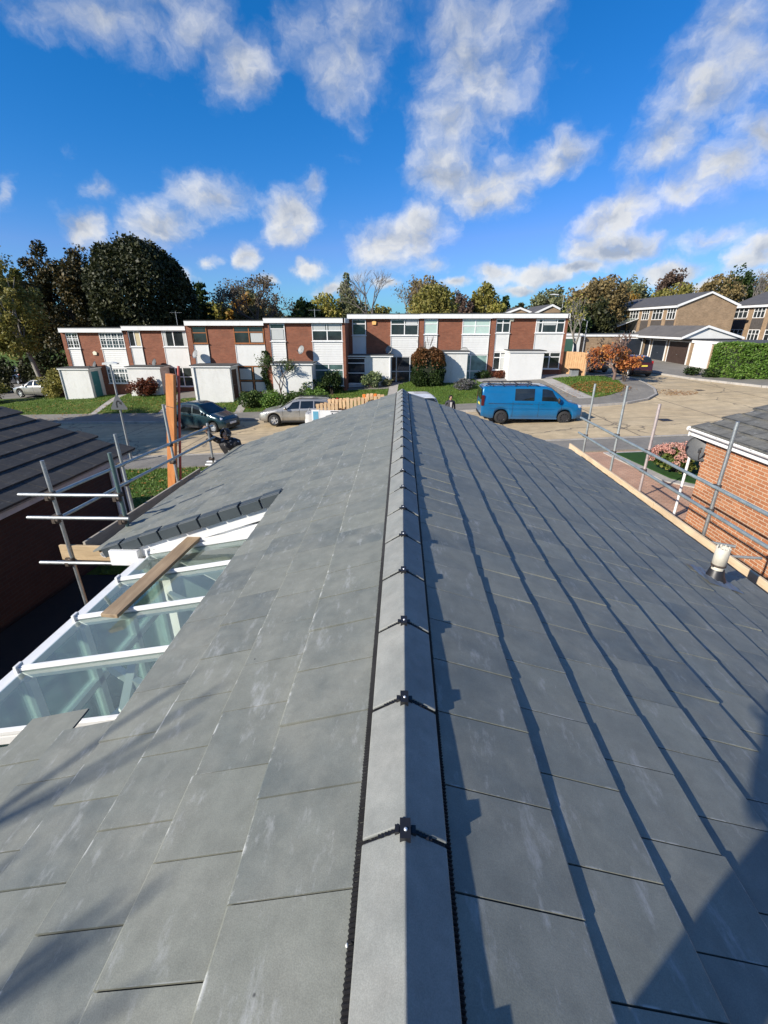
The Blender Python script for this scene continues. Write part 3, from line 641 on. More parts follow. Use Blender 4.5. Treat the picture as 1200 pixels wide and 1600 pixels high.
# soil vent pipe with cowl, clip and lead flashing on the right slope
mb = MB(); cx, cy, cz = 3.075, 3.91, 2.38
mb.lathe([(.050, -.15), (.050, .28), (.045, .28), (.045, .1)], (cx, cy, cz), 'z', 24)
vp = mb.build('vent_pipe', M('stained_white_plastic', (.50, .47, .39), .55, .15, 3, .15, dirt=((.30, .27, .2), .6)), bung, True)
mb = MB(); mb.lathe([(.053, .13), (.060, .135), (.060, .30), (.053, .305), (.045, .27)], (cx, cy, cz), 'z', 24)
for q in range(9):
    t = q*math.pi*2/9; mb.tube((cx+.053*math.cos(t), cy+.053*math.sin(t), cz+.30), (cx+.051*math.cos(t), cy+.051*math.sin(t), cz+.316), .010, .007, 6)
mb.build('cowl', M('stained_white_plastic', (1, 1, 1)), vp, True)
mb = MB(); mb.lathe([(.059, .115), (.0635, .115), (.0635, .135), (.059, .135)], (cx, cy, cz), 'z', 24); mb.tube((cx-.062, cy-.02, cz+.125), (cx-.085, cy-.03, cz+.125), .008); mb.build('pipe_clip', m_rust, vp, True)
m_lead = M('lead_sheet', (.17, .20, .235), .42, .25, 4, .5, 14, metal=.35)
mb = MB(); s_c = (cx-X0)/CA
N_ = 14
vs = []; 
for i in range(N_+1):
    for j in range(N_+1):
        s = s_c-.20+.36*i/N_; y = cy-.20+.38*j/N_
        d = math.hypot(s-s_c, y-cy); n = .026+.006*math.sin(i*1.9+j*.8)*math.sin(j*1.3)+max(0, .1-d)*.35
        vs.append(slopeP(1, s, n, y))
mb.add(vs, [(i*(N_+1)+j, (i+1)*(N_+1)+j, (i+1)*(N_+1)+j+1, i*(N_+1)+j+1) for i in range(N_) for j in range(N_)], 0, None, True)
mb.build('lead_flashing', m_lead, bung, True)
mb = MB(); mb.lathe([(.10, .0), (.075, .05), (.062, .11), (.058, .115)], (cx, cy, cz-.035), 'z', 20); mb.build('pipe_collar', m_black, bung, True)
# ------------------------------------------------------------------ glass lean-to roof filling the notch
con = thing('glass_lean_to', 'white framed glass lean-to roof set into the left slope', 'conservatory', (-2.1, 3.1, 0))
GX0, GX1, GZ0, GS = -2.87, -1.26, 2.18, .188
gz = lambda x: GZ0+(x-GX0)*GS
m_glass = glassm('lean_to_glass', (.80, .93, .86), .13)
ybars = [1.98, 2.62, 3.27, 3.93, 4.52]
for a, b in zip(ybars[:-1], ybars[1:]):
    mb = MB(); mb.add([(GX0, a+.012, gz(GX0)), (GX1, a+.012, gz(GX1)), (GX1, b-.012, gz(GX1)), (GX0, b-.012, gz(GX0))], [(0, 1, 2, 3)]); mb.build('glass_pane', m_glass, con, True, fix=False)
for y in ybars:
    mb = MB(); mb.beam((GX0-.02, y, gz(GX0)+.018), (GX1+.05, y, gz(GX1)+.030), .037, .026); mb.beam((GX0, y, gz(GX0)+.035), (GX1+.05, y, gz(GX1)+.047), .020, .014)
    mb.beam((GX0, y, gz(GX0)-.035), (GX1+.05, y, gz(GX1)-.025), .04, .055)
    gb = mb.build('glazing_bar', m_upvc, con, True)
    mb = MB(); mb.box(GX0-.045, GX0-.018, y-.036, y+.036, gz(GX0)-.02, gz(GX0)+.055); bevel(mb.build('end_cap', m_upvc, gb, True), .005)
mb = MB(); mb.box(GX0-.028, GX0+.0, 1.95, 4.56, GZ0-.06, GZ0-.008); bevel(mb.build('eaves_beam', m_upvc, con, True), .006)
mb = MB(); mb.box(GX0-.15, GX0-.04, 1.95, 4.5, GZ0-.13, GZ0-.05); mb.box(GX0-.14, GX0-.05, 1.96, 4.49, GZ0-.125, GZ0-.045); mb.build('gutter', m_upvc, con, True)
mb = MB(); mb.beam((GX0+.05, 4.60, gz(GX0)+.04), (GX1, 4.60, gz(GX1)+.06), .07, .05); mb.beam((GX0+.4, 4.635, gz(GX0+.4)+.09), (GX1, 4.635, gz(GX1)+.11), .045, .05); mb.build('wall_flashing', m_upvc, con, True)
# side screen of the lean-to: white posts and glass down to a low wall, blue door frame, rear wall
mb = MB()
for y in (1.98, 2.62, 3.27, 3.93, 4.52): mb.box(GX0-.03, GX0+.04, y-.035, y+.035, .55, GZ0-.08)
mb.box(GX0-.03, GX0+.04, 1.95, 4.56, 1.45, 1.52); mb.box(GX0-.03, GX0+.04, 1.95, 4.56, .5, .58)
mb.build('window_frame', m_upvc, con, True)
mb = MB(); mb.box(GX0-.006, GX0+.006, 2.0, 4.5, .55, GZ0-.08); mb.build('side_glass', m_glass, con, True)
mb = MB(); mb.box(GX0-.06, GX0+.1, 1.9, 4.6, -.9, .5); mb.build('low_wall', M('white_render', (.66, .65, .61), .8, .08, 1.5, .2, dirt=((.4, .38, .32), .4)), con, True)
mb = MB()
mb.box(GX1-.10, GX1-.05, 1.5, 4.6, -.4, 2.3); 
for y in (2.1, 2.95, 3.8, 4.45): mb.box(GX1-.16, GX1-.10, y-.05, y+.05, -.4, 2.25)
mb.box(GX1-.16, GX1-.1, 1.5, 4.6, 1.95, 2.08); mb.beam((-2.75, 1.75, 1.5), (-1.45, 4.3, 1.98), .06, .09); mb.beam((-2.2, 2.3, 1.35), (-2.2, 2.9, 2.02), .07, .05); mb.beam((-1.75, 3.4, 1.35), (-1.75, 3.95, 2.05), .07, .05)
mb.beam((-2.5, 3.0, 1.9), (-1.4, 2.4, 1.9), .05, .09); mb.beam((-2.5, 4.1, 1.9), (-1.4, 3.5, 1.9), .05, .09)
mb.build('inner_frame', m_upvc, con, True)
mb = MB(); mb.box(GX0-.02, GX1, 1.5, 4.6, -.5, -.35); mb.build('floor', M('floor_tile_beige', (.52, .55, .52), .5, .2, 2), con, True)
mb = MB(); mb.box(GX0+.12, GX0+.85, 1.7, 3.6, -.35, .45); mb.box(-1.75, -1.5, 3.3, 4.3, -.35, .9); bevel(mb.build('bench_unit', M('pale_blue_paint', (.42, .50, .52), .5, .1), con, True), .01)
mb = MB(); mb.box(-3.09, GX1-.02, 4.64, 4.70, -.5, 2.04); mb.build('end_wall', M('white_render', (1, 1, 1)), con, True)
mb = MB(); mb.box(GX0+.05, GX1-.02, 1.44, 1.50, -.5, 2.25); mb.build('rear_wall', M('white_render', (1, 1, 1)), con, True)
m_board = wood('scaffold_board', (.36, .25, .13), (.58, .44, .27), .8, 1)
m_boardX = wood('scaffold_board_end', (.36, .25, .13), (.60, .45, .27), .8, 0)
m_boardg = wood('grey_weathered_board', (.28, .25, .20), (.46, .41, .33), .85, 1)
# plank across the glass bars
pl0, pl1 = Vector((-2.47, 3.12, 0)), Vector((-2.36, 4.62, 0))
mb = MB(); mb.beam((pl0.x, pl0.y, gz(pl0.x)+.075), (pl1.x, pl1.y, gz(pl1.x)+.085), .155, .036)
o = mb.build('timber_plank', wood('plank_brown', (.24, .16, .09), (.42, .31, .19), .8, 1)); bevel(o, .004)
setp(o, 'weathered brown scaffold plank lying across the glass roof bars', 'plank')
# ------------------------------------------------------------------ scaffolds
def coupler(mb, p, r=.042):
    p = Vector(p); mb.lathe([(.026, -.028), (r+.004, -.024), (r+.004, .024), (.026, .028)], p, 'z', 10)
    mb.box(p.x-.066, p.x-.02, p.y-.034, p.y+.034, p.z-.028, p.z+.028); mb.tube((p.x-.02, p.y-.05, p.z), (p.x-.02, p.y+.05, p.z), .009, None, 6); mb.box(p.x-.034, p.x-.006, p.y+.036, p.y+.056, p.z-.014, p.z+.014)
scR = thing('scaffold', 'galvanised tube scaffold with timber toe board along the right eave', 'scaffold', (4.3, 6, 0))
XS = 4.27
poles = [(10.54, 3.42, m_zinc2), (9.04, 3.56, m_zinc2), (7.81, 3.41, M('pinkish_tube', (.40, .34, .32), .6, .3, 5, .3, metal=.4)), (5.95, 3.48, m_zinc), (3.9, 3.4, m_zinc), (1.8, 3.4, m_zinc)]
for y, zt, m in poles:
    mb = MB(); mb.tube((XS+.06, y, G(XS, y)), (XS+.06+.01, y, zt), .0242, None, 14); p = mb.build('pole', m, scR, True)
    for z in (2.6, 2.25, 1.72): mb = MB(); coupler(mb, (XS+.06, y, z)); mb.build('coupler', m_rust, p, True)
for z, a, b in ((2.6, -1, 10.86), (2.25, -1, 10.84)):
    mb = MB(); mb.tube((XS, a, z), (XS, b, z+.005), .0242, None, 14); mb.build('guard_rail', M('teal_grey_tube', (.33, .39, .39), .5, .25, 6, .25, 50, metal=.6, dirt=((.25, .22, .18), .5)), scR, True)
for y, zt, m in poles:
    mb = MB(); mb.tube((3.25, y+.06, 1.66), (XS+.35, y+.06, 1.66), .0242, None, 12); mb.build('transom', m_zinc, scR, True)
for ya, yb in ((-1, 2.9), (2.92, 6.8), (6.82, 10.7)):
    mb = MB(); mb.box(4.04, 4.078, ya, yb, 1.80, 2.025); bevel(mb.build('toe_board', wood('pale_toe_board', (.52, .38, .23), (.72, .58, .40), .75, 1), scR, True), .005)
for q in range(2):
    mb = MB(); mb.box(3.52+q*.235, 3.745+q*.235, -1, 10.7, 1.685, 1.72); mb.build('board', m_boardg, scR, True)
# ties and lower braces on the right
mb = MB(); mb.tube((4.1, 6.1, 1.76), (4.75, 5.85, 1.74), .022); mb.tube((4.1, 5.6, 1.74), (4.9, 5.55, 1.72), .02); mb.build('tie_tube', m_zinc2, scR, True)
scL = thing('scaffold', 'tube scaffold with grey toe board and end rails along the left eave', 'scaffold', (-4, 6, 0))
polesL = [(-4.49, 5.29, 3.06, m_zinc), (-3.60, 5.29, 3.17, M('green_painted_tube', (.10, .16, .15), .55, .3, 5, .3, 40, metal=.4, dirt=((.3, .3, .28), .6))), (-4.40, 6.70, 3.08, m_zinc2), (-4.22, 7.95, 3.33, m_zinc2), (-4.08, 9.33, 2.72, m_zinc)]
for x, y, zt, m in polesL:
    mb = MB(); mb.tube((x+.03, y, G(x, y)), (x, y, zt), .0242, None, 14); p = mb.build('pole', m, scL, True)
    zs = (2.62, 2.30, 1.66) if y < 6 else ((2.6, 2.27) if y < 9 else (2.63, 2.36, 1.95))
    for z in zs:
        mb = MB(); coupler(mb, (x, y, z))
        if y < 6: coupler(mb, (x+.01, y-.04, z-.045), .028)
        mb.build('coupler', m_rust, p, True)
m_tg = M('teal_grey_tube', (1, 1, 1))
mb = MB(); mb.tube((-4.50, 5.35, 2.60), (-4.05, 9.5, 2.63), .0242, None, 14); mb.build('guard_rail', m_tg, scL, True)
mb = MB(); mb.tube((-4.50, 5.35, 2.27), (-4.04, 9.5, 2.38), .0242, None, 14); mb.build('guard_rail', m_tg, scL, True)
for z, a, b in ((2.615, -4.9, -3.58), (2.295, -4.88, -3.52), (1.63, -4.9, -3.55), (1.58, -4.75, -3.4)):
    mb = MB(); yy = 5.25 if z > 2 else (5.24 if z > 1.6 else 5.34); mb.tube((a, yy, z), (b, yy, z+.005), .0242, None, 14); mb.build('end_rail', m_zinc, scL, True)
mb = MB(); mb.beam((-4.29, 5.34, 1.79), (-4.13, 8.75, 1.79), .038, .225); bevel(mb.build('toe_board', m_boardg, scL, True), .005)
mb = MB(); mb.beam((-4.62, 5.31, 1.76), (-3.42, 5.31, 1.745), .04, .22); bevel(mb.build('end_board', m_boardX, scL, True), .005)
for q in range(3):
    mb = MB(); mb.beam((-4.16+q*.235, 5.33, 1.665), (-4.0+q*.235, 9.6, 1.665), .222, .036); mb.build('board', m_boardg if q else wood('dark_board', (.09, .08, .065), (.16, .14, .11), .9, 1), scL, True)
mb = MB(); mb.box(-4.16, -3.4, 9.1, 9.5, 1.70, 1.735); bevel(mb.build('loose_board', m_boardX, scL, True), .004)
for y in (6.7, 7.95, 9.33):
    mb = MB(); mb.tube((-4.55, y+.06, 1.62), (-3.3, y+.06, 1.62), .0242, None, 12); mb.build('transom', m_zinc, scL, True)
mb = MB(); mb.tube((-4.35, 9.55, 1.74), (-3.75, 9.5, 1.76), .024); mb.tube((-4.35, 9.62, 1.79), (-3.75, 9.6, 1.80), .024); mb.build('loose_tube', m_upvc, scL, True)
mb = MB(); mb.box(-4.3, -3.2, 9.75, 11.0, .80, .84); mb.build('lower_platform', m_boardg, scL, True)
for (x, y) in ((-4.25, 9.8), (-4.25, 10.95), (-3.25, 9.8), (-3.25, 10.95)):
    mb = MB(); mb.tube((x, y, G(x, y)), (x, y, .8), .024); mb.build('platform_leg', m_zinc2, scL, True)
# leaning orange beam and red tube beside it, against the left scaffold
mb = MB(); mb.beam((-5.33, 9.3, G(-5.3, 9.3)), (-4.66, 9.3, 3.72), .165, .12, up=(0, 1, 0))
mb.beam((-4.772, 9.3, 3.06), (-4.768, 9.3, 3.075), .169, .124, up=(0, 1, 0), mi=1)
o = mb.build('orange_beam', [wood('orange_stained_timber', (.52, .18, .05), (.70, .30, .10), .5, 2, knots=False), m_rust]); bevel(o, .006); setp(o, 'tall bright orange timber beam leaning against the left scaffold rails', 'beam')
mb = MB(); mb.tube((-5.20, 9.42, G(-5.2, 9.4)), (-4.53, 9.42, 3.86), .026, None, 12); o = mb.build('red_tube', M('red_oxide_tube', (.42, .09, .07), .5, .25, 5, .2)); setp(o, 'slim red tube standing against the right edge of the orange beam', 'tube')
mb = MB(); mb.tube((-6.05, 3.9, G(-6, 4)), (-5.45, 3.1, 1.35), .03, None, 10); o = mb.build('leaning_pole', wood('brown_pole', (.22, .10, .04), (.34, .17, .08), .7, 2, knots=False)); setp(o, 'brown pole leaning in the dark side passage at left edge', 'pole')
# ------------------------------------------------------------------ neighbouring bungalows
def pant_tiles(mb, origin, ux, vy, nx, ny, w, g, th):
    """flat tiles laid in courses: origin at the eave corner, ux along the eave, vy up the slope"""
    o, u, v = Vector(origin), Vector(ux).normalized(), Vector(vy).normalized(); n = u.cross(v)
    if n.z < 0: n = -n
    for j in range(ny):
        for i in range(nx):
            a = o+u*(i*w+(j % 2)*w/2)+v*(j*g); jn = random.uniform(-.003, .003); W = w-.012
            vs = [a+n*(th+jn), a+u*W+n*(th+jn), a+u*W+v*(g+.05)+n*.004, a+v*(g+.05)+n*.004, a-n*.012, a+u*W-n*.012, a+u*W+v*(g+.05)-n*.012, a+v*(g+.05)-n*.012]
            fs = [(0, 1, 2, 3), (4, 7, 6, 5), (0, 4, 5, 1), (1, 5, 6, 2), (3, 2, 6, 7), (0, 3, 7, 4)]
            mb.add(vs, fs, 0, [[(.1, .9), (1, .9), (1, .1), (.1, .1)]]+[[(.5, .5)]*4]*5)
m_tileN = tile_mat('old_dark_tile', (.030, .029, .028), (.045, .043, .04), .2, .75)
m_tileN2 = tile_mat('worn_grey_tile', (.095, .093, .086), (.16, .155, .135), .5, .75, .9)
nbl = thing('neighbour_bungalow', 'bungalow with black tiled roof and shaded brick wall on the left', 'bungalow', (-9.5, 4, -.7))
mb = MB(); pant_tiles(mb, (-6.42, 10.42, 1.86), (0, -1, 0), (-.949, 0, .316), 34, 9, .37, .445, .034); mb.build('roof_slope', m_tileN, nbl, True)
mb = MB(); pant_tiles(mb, (-14.15, 10.42, 1.86), (0, -1, 0), (.949, 0, .316), 34, 9, .37, .445, .034); mb.build('roof_slope', m_tileN, nbl, True)
mb = MB(); mb.prism([(-6.55, 1.84), (-14.05, 1.84), (-10.28, 3.10)], -2, 10.4, 'xz'); mb.build('roof_core', m_black, nbl, True)
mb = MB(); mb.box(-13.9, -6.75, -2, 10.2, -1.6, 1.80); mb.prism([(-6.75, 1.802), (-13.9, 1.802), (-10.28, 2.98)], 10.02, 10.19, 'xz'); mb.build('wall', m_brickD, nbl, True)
mb = MB(); mb.box(-6.60, -6.575, -2, 10.3, 1.66, 1.84); mb.build('fascia_board', M('grey_fascia', (.42, .42, .43), .6, .15, 2, .1, dirt=((.2, .2, .19), .5)), nbl, True)
mb = MB(); pr = [(-6.50+.055*math.cos(t), 1.85+.055*math.sin(t)) for t in np.linspace(math.pi, 2*math.pi, 9)] + [(-6.50+.05*math.cos(t), 1.85+.05*math.sin(t)) for t in np.linspace(2*math.pi, math.pi, 9)]
mb.prism(pr, -2, 10.45, 'xz'); mb.build('gutter', M('grey_gutter', (.22, .23, .24), .5, .2), nbl, True)
mb = MB(); mb.tube((-6.64, 10.05, -.9), (-6.64, 10.05, 1.8), .034); mb.build('downpipe', m_upvc, nbl, True)
mb = MB(); mb.box(-6.74, -6.70, 9.72, 9.98, .1, 1.6); mb.build('window', m_upvc, nbl, True)
nbr = thing('neighbour_bungalow', 'bungalow with worn grey tiles and sunlit orange brick wall on the right', 'bungalow', (10.5, 4, 0))
mb = MB(); pant_tiles(mb, (6.98, 11.02, 2.36), (0, -1, 0), (.949, 0, .316), 40, 12, .33, .345, .036); mb.build('roof_slope', m_tileN2, nbr, True)
mb = MB(); pant_tiles(mb, (14.72, 11.02, 2.36), (0, -1, 0), (-.949, 0, .316), 40, 12, .33, .345, .036); mb.build('roof_slope', m_tileN2, nbr, True)
mb = MB(); mb.prism([(7.05, 2.345), (14.6, 2.345), (10.85, 3.61)], -2, 11.0, 'xz'); mb.build('roof_core', m_black, nbr, True)
mb = MB(); mb.prism([(6.98, 2.15), (6.98, 2.30), (10.85, 3.585), (14.7, 2.30), (14.7, 2.15), (10.85, 3.44)], 11.03, 11.06, 'xz'); mb.build('bargeboard', m_upvc, nbr, True)
mb = MB(); mb.box(7.18, 14.4, -2, 10.62, -.3, 2.28); mb.prism([(7.18, 2.282), (14.4, 2.282), (10.85, 3.45)], 10.44, 10.61, 'xz'); mb.build('wall', m_brickO, nbr, True)
mb = MB(); mb.box(7.02, 7.045, -2, 11.0, 2.17, 2.34); mb.box(7.045, 7.18, -2, 11.0, 2.19, 2.21); mb.build('fascia_board', m_upvc, nbr, True)
mb = MB(); pr = [(6.955+.058*math.cos(t), 2.345+.058*math.sin(t)) for t in np.linspace(math.pi, 2*math.pi, 9)] + [(6.955+.052*math.cos(t), 2.345+.052*math.sin(t)) for t in np.linspace(2*math.pi, math.pi, 9)]
mb.prism(pr, -2, 11.02, 'xz'); mb.lathe([(.02, 0), (.06, .004), (.06, .02)], (6.955, 11.02, 2.33), 'y', 12)
for y in np.arange(-1.5, 11, 1.05): mb.box(6.90, 7.02, y-.015, y+.015, 2.335, 2.35)
mb.build('gutter', m_upvc, nbr, True)
# ------------------------------------------------------------------ satellite dishes
def dish(name, label, pos, az, r, mat, group=None, arm=True, tilt=25):
    t = thing(name, label, 'satellite dish', pos, 0, group)
    Q = Matrix.Rotation(R_(az), 4, 'Z') @ Matrix.Rotation(R_(-tilt), 4, 'X')   # dish faces local -Y
    mb = MB(); prof = [(max(1e-3, r*k/8), -.16*r*(1-(k/8)**2)*-1) for k in range(9)]
    b = MB(); b.lathe(prof+[(r, -.006)]+[(max(1e-3, r*k/8), .16*r*(1-(k/8)**2)+.012) for k in range(8, -1, -1)], (0, 0, 0), 'y', 28)
    b.V = [tuple(Q @ Vector(v)) for v in b.V]; d = b.build('reflector', mat, t)
    b = MB(); b.tube((0, .15*r, -r*.9), (0, -r*.95, -r*.55), .012, None, 8); b.tube((0, -r*.85, -r*.62), (0, -r*1.12, -r*.48), .035, .03, 10)
    b.V = [tuple(Q @ Vector(v)) for v in b.V]; b.build('receiver_arm', M('dark_grey_metal', (.07, .075, .08), .5, .2, metal=.3), t)
    b = MB(); b.tube(Q @ Vector((0, .13*r, 0)), (0, r*.8, -.06), .022, None, 8); b.box(-.05, .05, r*.8, r*.8+.02, -.14, .06); b.build('bracket', M('dark_grey_metal', (1, 1, 1)), t)
    return t
m_dishD = M('dark_dish', (.065, .07, .075), .55, .25, 5, .1, dirt=((.12, .12, .11), .5)); m_dishG = M('grey_dish', (.20, .21, .21), .5, .2, 4, .1, dirt=((.2, .19, .17), .5))
d = dish('satellite_dish', 'dark round dish on a tall white pole by the orange brick wall', (7.17, 10.72, 1.93), -38, .33, m_dishD, tilt=30)
mb = MB(); mb.tube((7.05-7.17, 10.9-10.72, G(7, 10.9)-1.93), (7.06-7.17, 10.9-10.72, -.02), .032, None, 14); mb.build('mast', m_upvc, d)
# ------------------------------------------------------------------ terraced houses
m_brickT = brick('terrace_brick', (.215, .062, .028), (.275, .088, .042), (.16, .11, .08), .7)
m_white = M('white_panel', (.62, .62, .595), .5, .06, 1.2, .04, 40, dirt=((.5, .48, .42), .35))
m_rend = M('white_painted_render', (.60, .60, .57), .8, .10, 1.2, .25, 50, dirt=((.42, .40, .34), .45))
m_felt = M('roof_felt', (.06, .062, .06), .9, .3, 1.5, .4, 60)
m_brown = M('brown_stained_timber', (.27, .095, .025), .5, .2, 5, .1)
def panem(name, c, r=.06, cl=None):
    if name in MATS: return MATS[name]
    m, nt, b = base_mat(name); v = coords(nt, 'Object')
    n1 = noise(nt, v, 1.1, 4, .6)
    cc = ramp(nt, n1, [(.35, tuple(x*.6 for x in c)), (.7, tuple(x*1.5 for x in c))])
    nt.links.new(cc, b.inputs['Base Color']); b.inputs['Roughness'].default_value = r; b.inputs['Specular IOR Level'].default_value = .7
    bump(nt, b, noise(nt, v, .9, 2), .06, .05); MATS[name] = m; return m
m_pane = panem('dark_window_glass', (.025, .03, .032)); m_paneB = panem('blue_window_glass', (.06, .09, .10)); m_blind = M('pale_green_blind', (.42, .54, .48), .35, .08, 2, 0, spec=.8); m_curt_glare = M('net_curtain_and_glare', (.45, .46, .44), .4, .2, 6, 0, stretch=(9, 9, .5), spec=.8); m_drape = M('cream_curtain', (.50, .42, .25), .5, .2, 5, 0, stretch=(9, 9, .5))
m_teal = M('teal_door', (.04, .17, .18), .4, .12); m_dark = M('shaded_timber', (.06, .03, .02), .7, .3)
def window(root, x0, x1, z0, z1, vs=(), hs=(), frame=None, pane=None, y=0., t=.06, blinds=None, gl=None):
    """frame (mullions at fractions vs, transoms at fractions hs) with its glass as a sub-part; faces -Y at y"""
    mb = MB(); f = .055
    yb, yf = y-.005, y-t
    mb.box(x0, x1, yf, yb, z0, z0+f); mb.box(x0, x1, yf, yb, z1-f, z1); mb.box(x0, x0+f, yf, yb, z0+f, z1-f); mb.box(x1-f, x1, yf, yb, z0+f, z1-f)
    for v in vs: X = x0+(x1-x0)*v; mb.box(X-.035, X+.035, yf+.002, yb, z0+f, z1-f)
    for h in hs: Z = z0+(z1-z0)*h; mb.box(x0+f, x1-f, yf+.004, yb, Z-.032, Z+.032)
    if gl:
        nx, nz = gl
        for i in range(1, nx): X = x0+(x1-x0)*i/nx; mb.box(X-.012, X+.012, yf+.012, yb, z0+f, z1-f)
        for i in range(1, nz): Z = z0+(z1-z0)*i/nz; mb.box(x0+f, x1-f, yf+.013, yb, Z-.012, Z+.012)
    mb.box(x0-.05, x1+.05, yf-.06, yb, z0-.05, z0-.002)
    w = mb.build('window', frame or m_upvc, root)
    mb = MB(); mb.box(x0+f*.8, x1-f*.8, yf+.03, yf+.036, z0+f*.8, z1-f*.8); mb.build('pane', pane or m_pane, w)
    if blinds:
        for (a, b, c, d, m) in blinds:
            mb = MB(); mb.box(x0+(x1-x0)*a, x0+(x1-x0)*b, yf+.024, yf+.0295, z0+(z1-z0)*c, z0+(z1-z0)*d); mb.build('blind', m, w)
    return w
def house(X0_, X1_, Y, z, ztop, label, c):
    W = X1_-X0_; t = thing('terraced_house', label, 'house', ((X0_+X1_)/2, Y, z), 0, None)
    h = ztop-z; hw = W/2; fr = c.get('frame', m_upvc)
    A, B_, C_, D_ = -hw+W*.065, -hw+W*.255, -hw+W*.60, hw-W*.015
    sill = h*.715; pb = h*.425; head = h-.34
    mb = MB(); mb.box(-hw, hw, 0, 8, -1.2, h-.06); mb.build('wall', m_brickT, t)
    mb = MB(); mb.box(-hw, A-.01, -.10, -.001, -1.2, h-.30); 
    mb.build('brick_pier', m_brickT, t)
    if c.get('endpier'): mb = MB(); mb.prism([(D_+.01, -.10), (hw+.12, -.10), (hw+.12, 8), (hw+.001, 8), (hw+.001, -.001), (D_+.01, -.001)], -1.2, h-.30, 'xy'); mb.build('brick_pier', m_brickT, t)
    mb = MB(); mb.box(-hw, hw, -.28, -.25, h-.30, h); 
    if c.get('endpier'): mb.box(hw+.12, hw+.15, -.28, 8.1, h-.30, h)
    mb.build('fascia_board', m_upvc, t)
    mb = MB(); mb.box(-hw, hw, -.248, 0.0, h-.298, h-.27); mb.build('soffit', m_white, t)
    mb = MB(); mb.box(-hw+.005, hw-.005, -.30, 8.2, h+.002, h+.05); mb.build('flat_roof', m_felt, t)
    def clad(x0, x1, z0, z1, boards=True):
        mb = MB()
        if boards:
            n = max(3, int((z1-z0)/.15)); s = (z1-z0)/n
            for i in range(n): mb.add([(x0, -.052, z0+i*s), (x1, -.052, z0+i*s), (x1, -.036, z0+(i+1)*s), (x0, -.036, z0+(i+1)*s), (x0, -.03, z0+i*s), (x1, -.03, z0+i*s), (x0, -.002, z0+(i+1)*s), (x1, -.002, z0+(i+1)*s)], [(0, 1, 2, 3), (0, 4, 5, 1)])
            mb.box(x0, x1, -.03, -.001, z0, z1)
        else: mb.box(x0, x1, -.045, -.001, z0, z1)
        mb.box(x0, x0+.05, -.07, -.0011, z0, z1); mb.box(x1-.05, x1, -.07, -.0011, z0, z1)
        mb.build('cladding_panel', c.get('clad', m_white), t)
    bd = c.get('boards', True)
    clad(A, B_, pb, sill-.055, bd); clad(C_, D_, pb, sill-.055, bd)
    up = c.get('up', dict()); 
    window(t, A, B_, sill, head, frame=fr, **c.get('w1', dict(hs=(.62,))))
    window(t, C_, D_, sill, head, frame=fr, **c.get('w2', dict(vs=(.5,), hs=(.66,))))
    gz0 = h*c.get('gsill', .14)
    window(t, C_, D_, gz0, pb-.02, frame=c.get('gframe', fr), **c.get('g2', dict(vs=(.5,), hs=(.5,))))
    if c.get('g1'): window(t, A, B_, h*c.get('g1sill', .14), pb-.02, frame=fr, **c['g1'])
    # porch
    p = c['porch']; px0, px1 = -hw+W*p['x'][0], -hw+W*p['x'][1]; pd = p.get('d', 1.5); ph = h*p.get('h', .43)
    mb = MB(); ds = p['door_side']
    dw = .95
    # front wall
    if p.get('fwin'):
        xw = px0+(px1-px0)*.42; mb.box(xw, px1, -pd, -pd+.1, -1.0, ph)
        window(t, px0+.04, xw-.01, .25, ph-.08, hs=(.42, .8), frame=fr, pane=m_pane, y=-pd+.06)
        mb.box(px0, xw, -pd, -pd+.1, -1.0, .2); mb.box(px0, px0+.04, -pd, -pd+.1, .2, ph)
    else: mb.box(px0, px1, -pd, -pd+.1, -1.0, ph)
    for sx, side in ((px0, -1), (px1, 1)):
        a, b = (sx, sx+.1) if side < 0 else (sx-.1, sx)
        if side == ds:
            mb.box(a, b, -pd+.101, -pd+.30, -1.0, ph); mb.box(a, b, -.40, -.001, -1.0, ph); mb.box(a, b, -pd+.30, -.40, -1.0, .02); mb.box(a, b, -pd+.3, -.4, 2.02, ph)
        else: mb.box(a, b, -pd+.101, -.001, -1.0, ph)
    pw = mb.build('porch', p.get('mat', m_rend), t)
    if ds:
        sx = px1-.06 if ds > 0 else px0+.02
        mb = MB(); mb.box(sx, sx+.04, -pd+.31, -.41, .03, 2.01); 
        for q in range(p.get('slats', 0)): mb.box(sx-.02, sx+.06, -pd+.33, -.43, .1+q*.19, .2+q*.19)
        dr = mb.build('door', p.get('door', m_dark), pw)
        mb = MB(); mb.tube((sx+.02, -pd+.45, 1.0), (sx+.02+ds*.08, -pd+.45, 1.0), .02, None, 8); mb.tube((sx+.02+ds*.07, -pd+.45, 1.0), (sx+.02+ds*.07, -pd+.57, 1.0), .012, None, 8); mb.build('handle', m_zinc, dr)
    mb = MB(); mb.box(px0-.08, px1+.14, -pd-.12, -.001, ph+.09, ph+.14); mb.build('porch_roof', m_felt, pw)
    mb = MB(); mb.box(px0-.06, px1+.12, -pd-.10, -.001, ph+.001, ph+.089); mb.build('porch_fascia', m_upvc, pw)
    if p.get('pipe') is not None:
        mb = MB(); xp = px0+(px1-px0)*p['pipe']; mb.tube((xp, -pd-.05, -.6), (xp, -pd-.05, ph), .036, None, 8); mb.build('downpipe', m_upvc, pw)
    if c.get('alarm'):
        mb = MB(); ax, az_ = -hw+W*c['alarm'][0], h*c['alarm'][1]; mb.prism([(ax-.13, az_), (ax+.13, az_), (ax+.16, az_+.2), (ax, az_+.3), (ax-.16, az_+.2)], -.09, -.001, 'xz'); mb.build('alarm_box', c['alarm'][2], t)
    if c.get('ivy'): ivy(t, *c['ivy'])
    return t
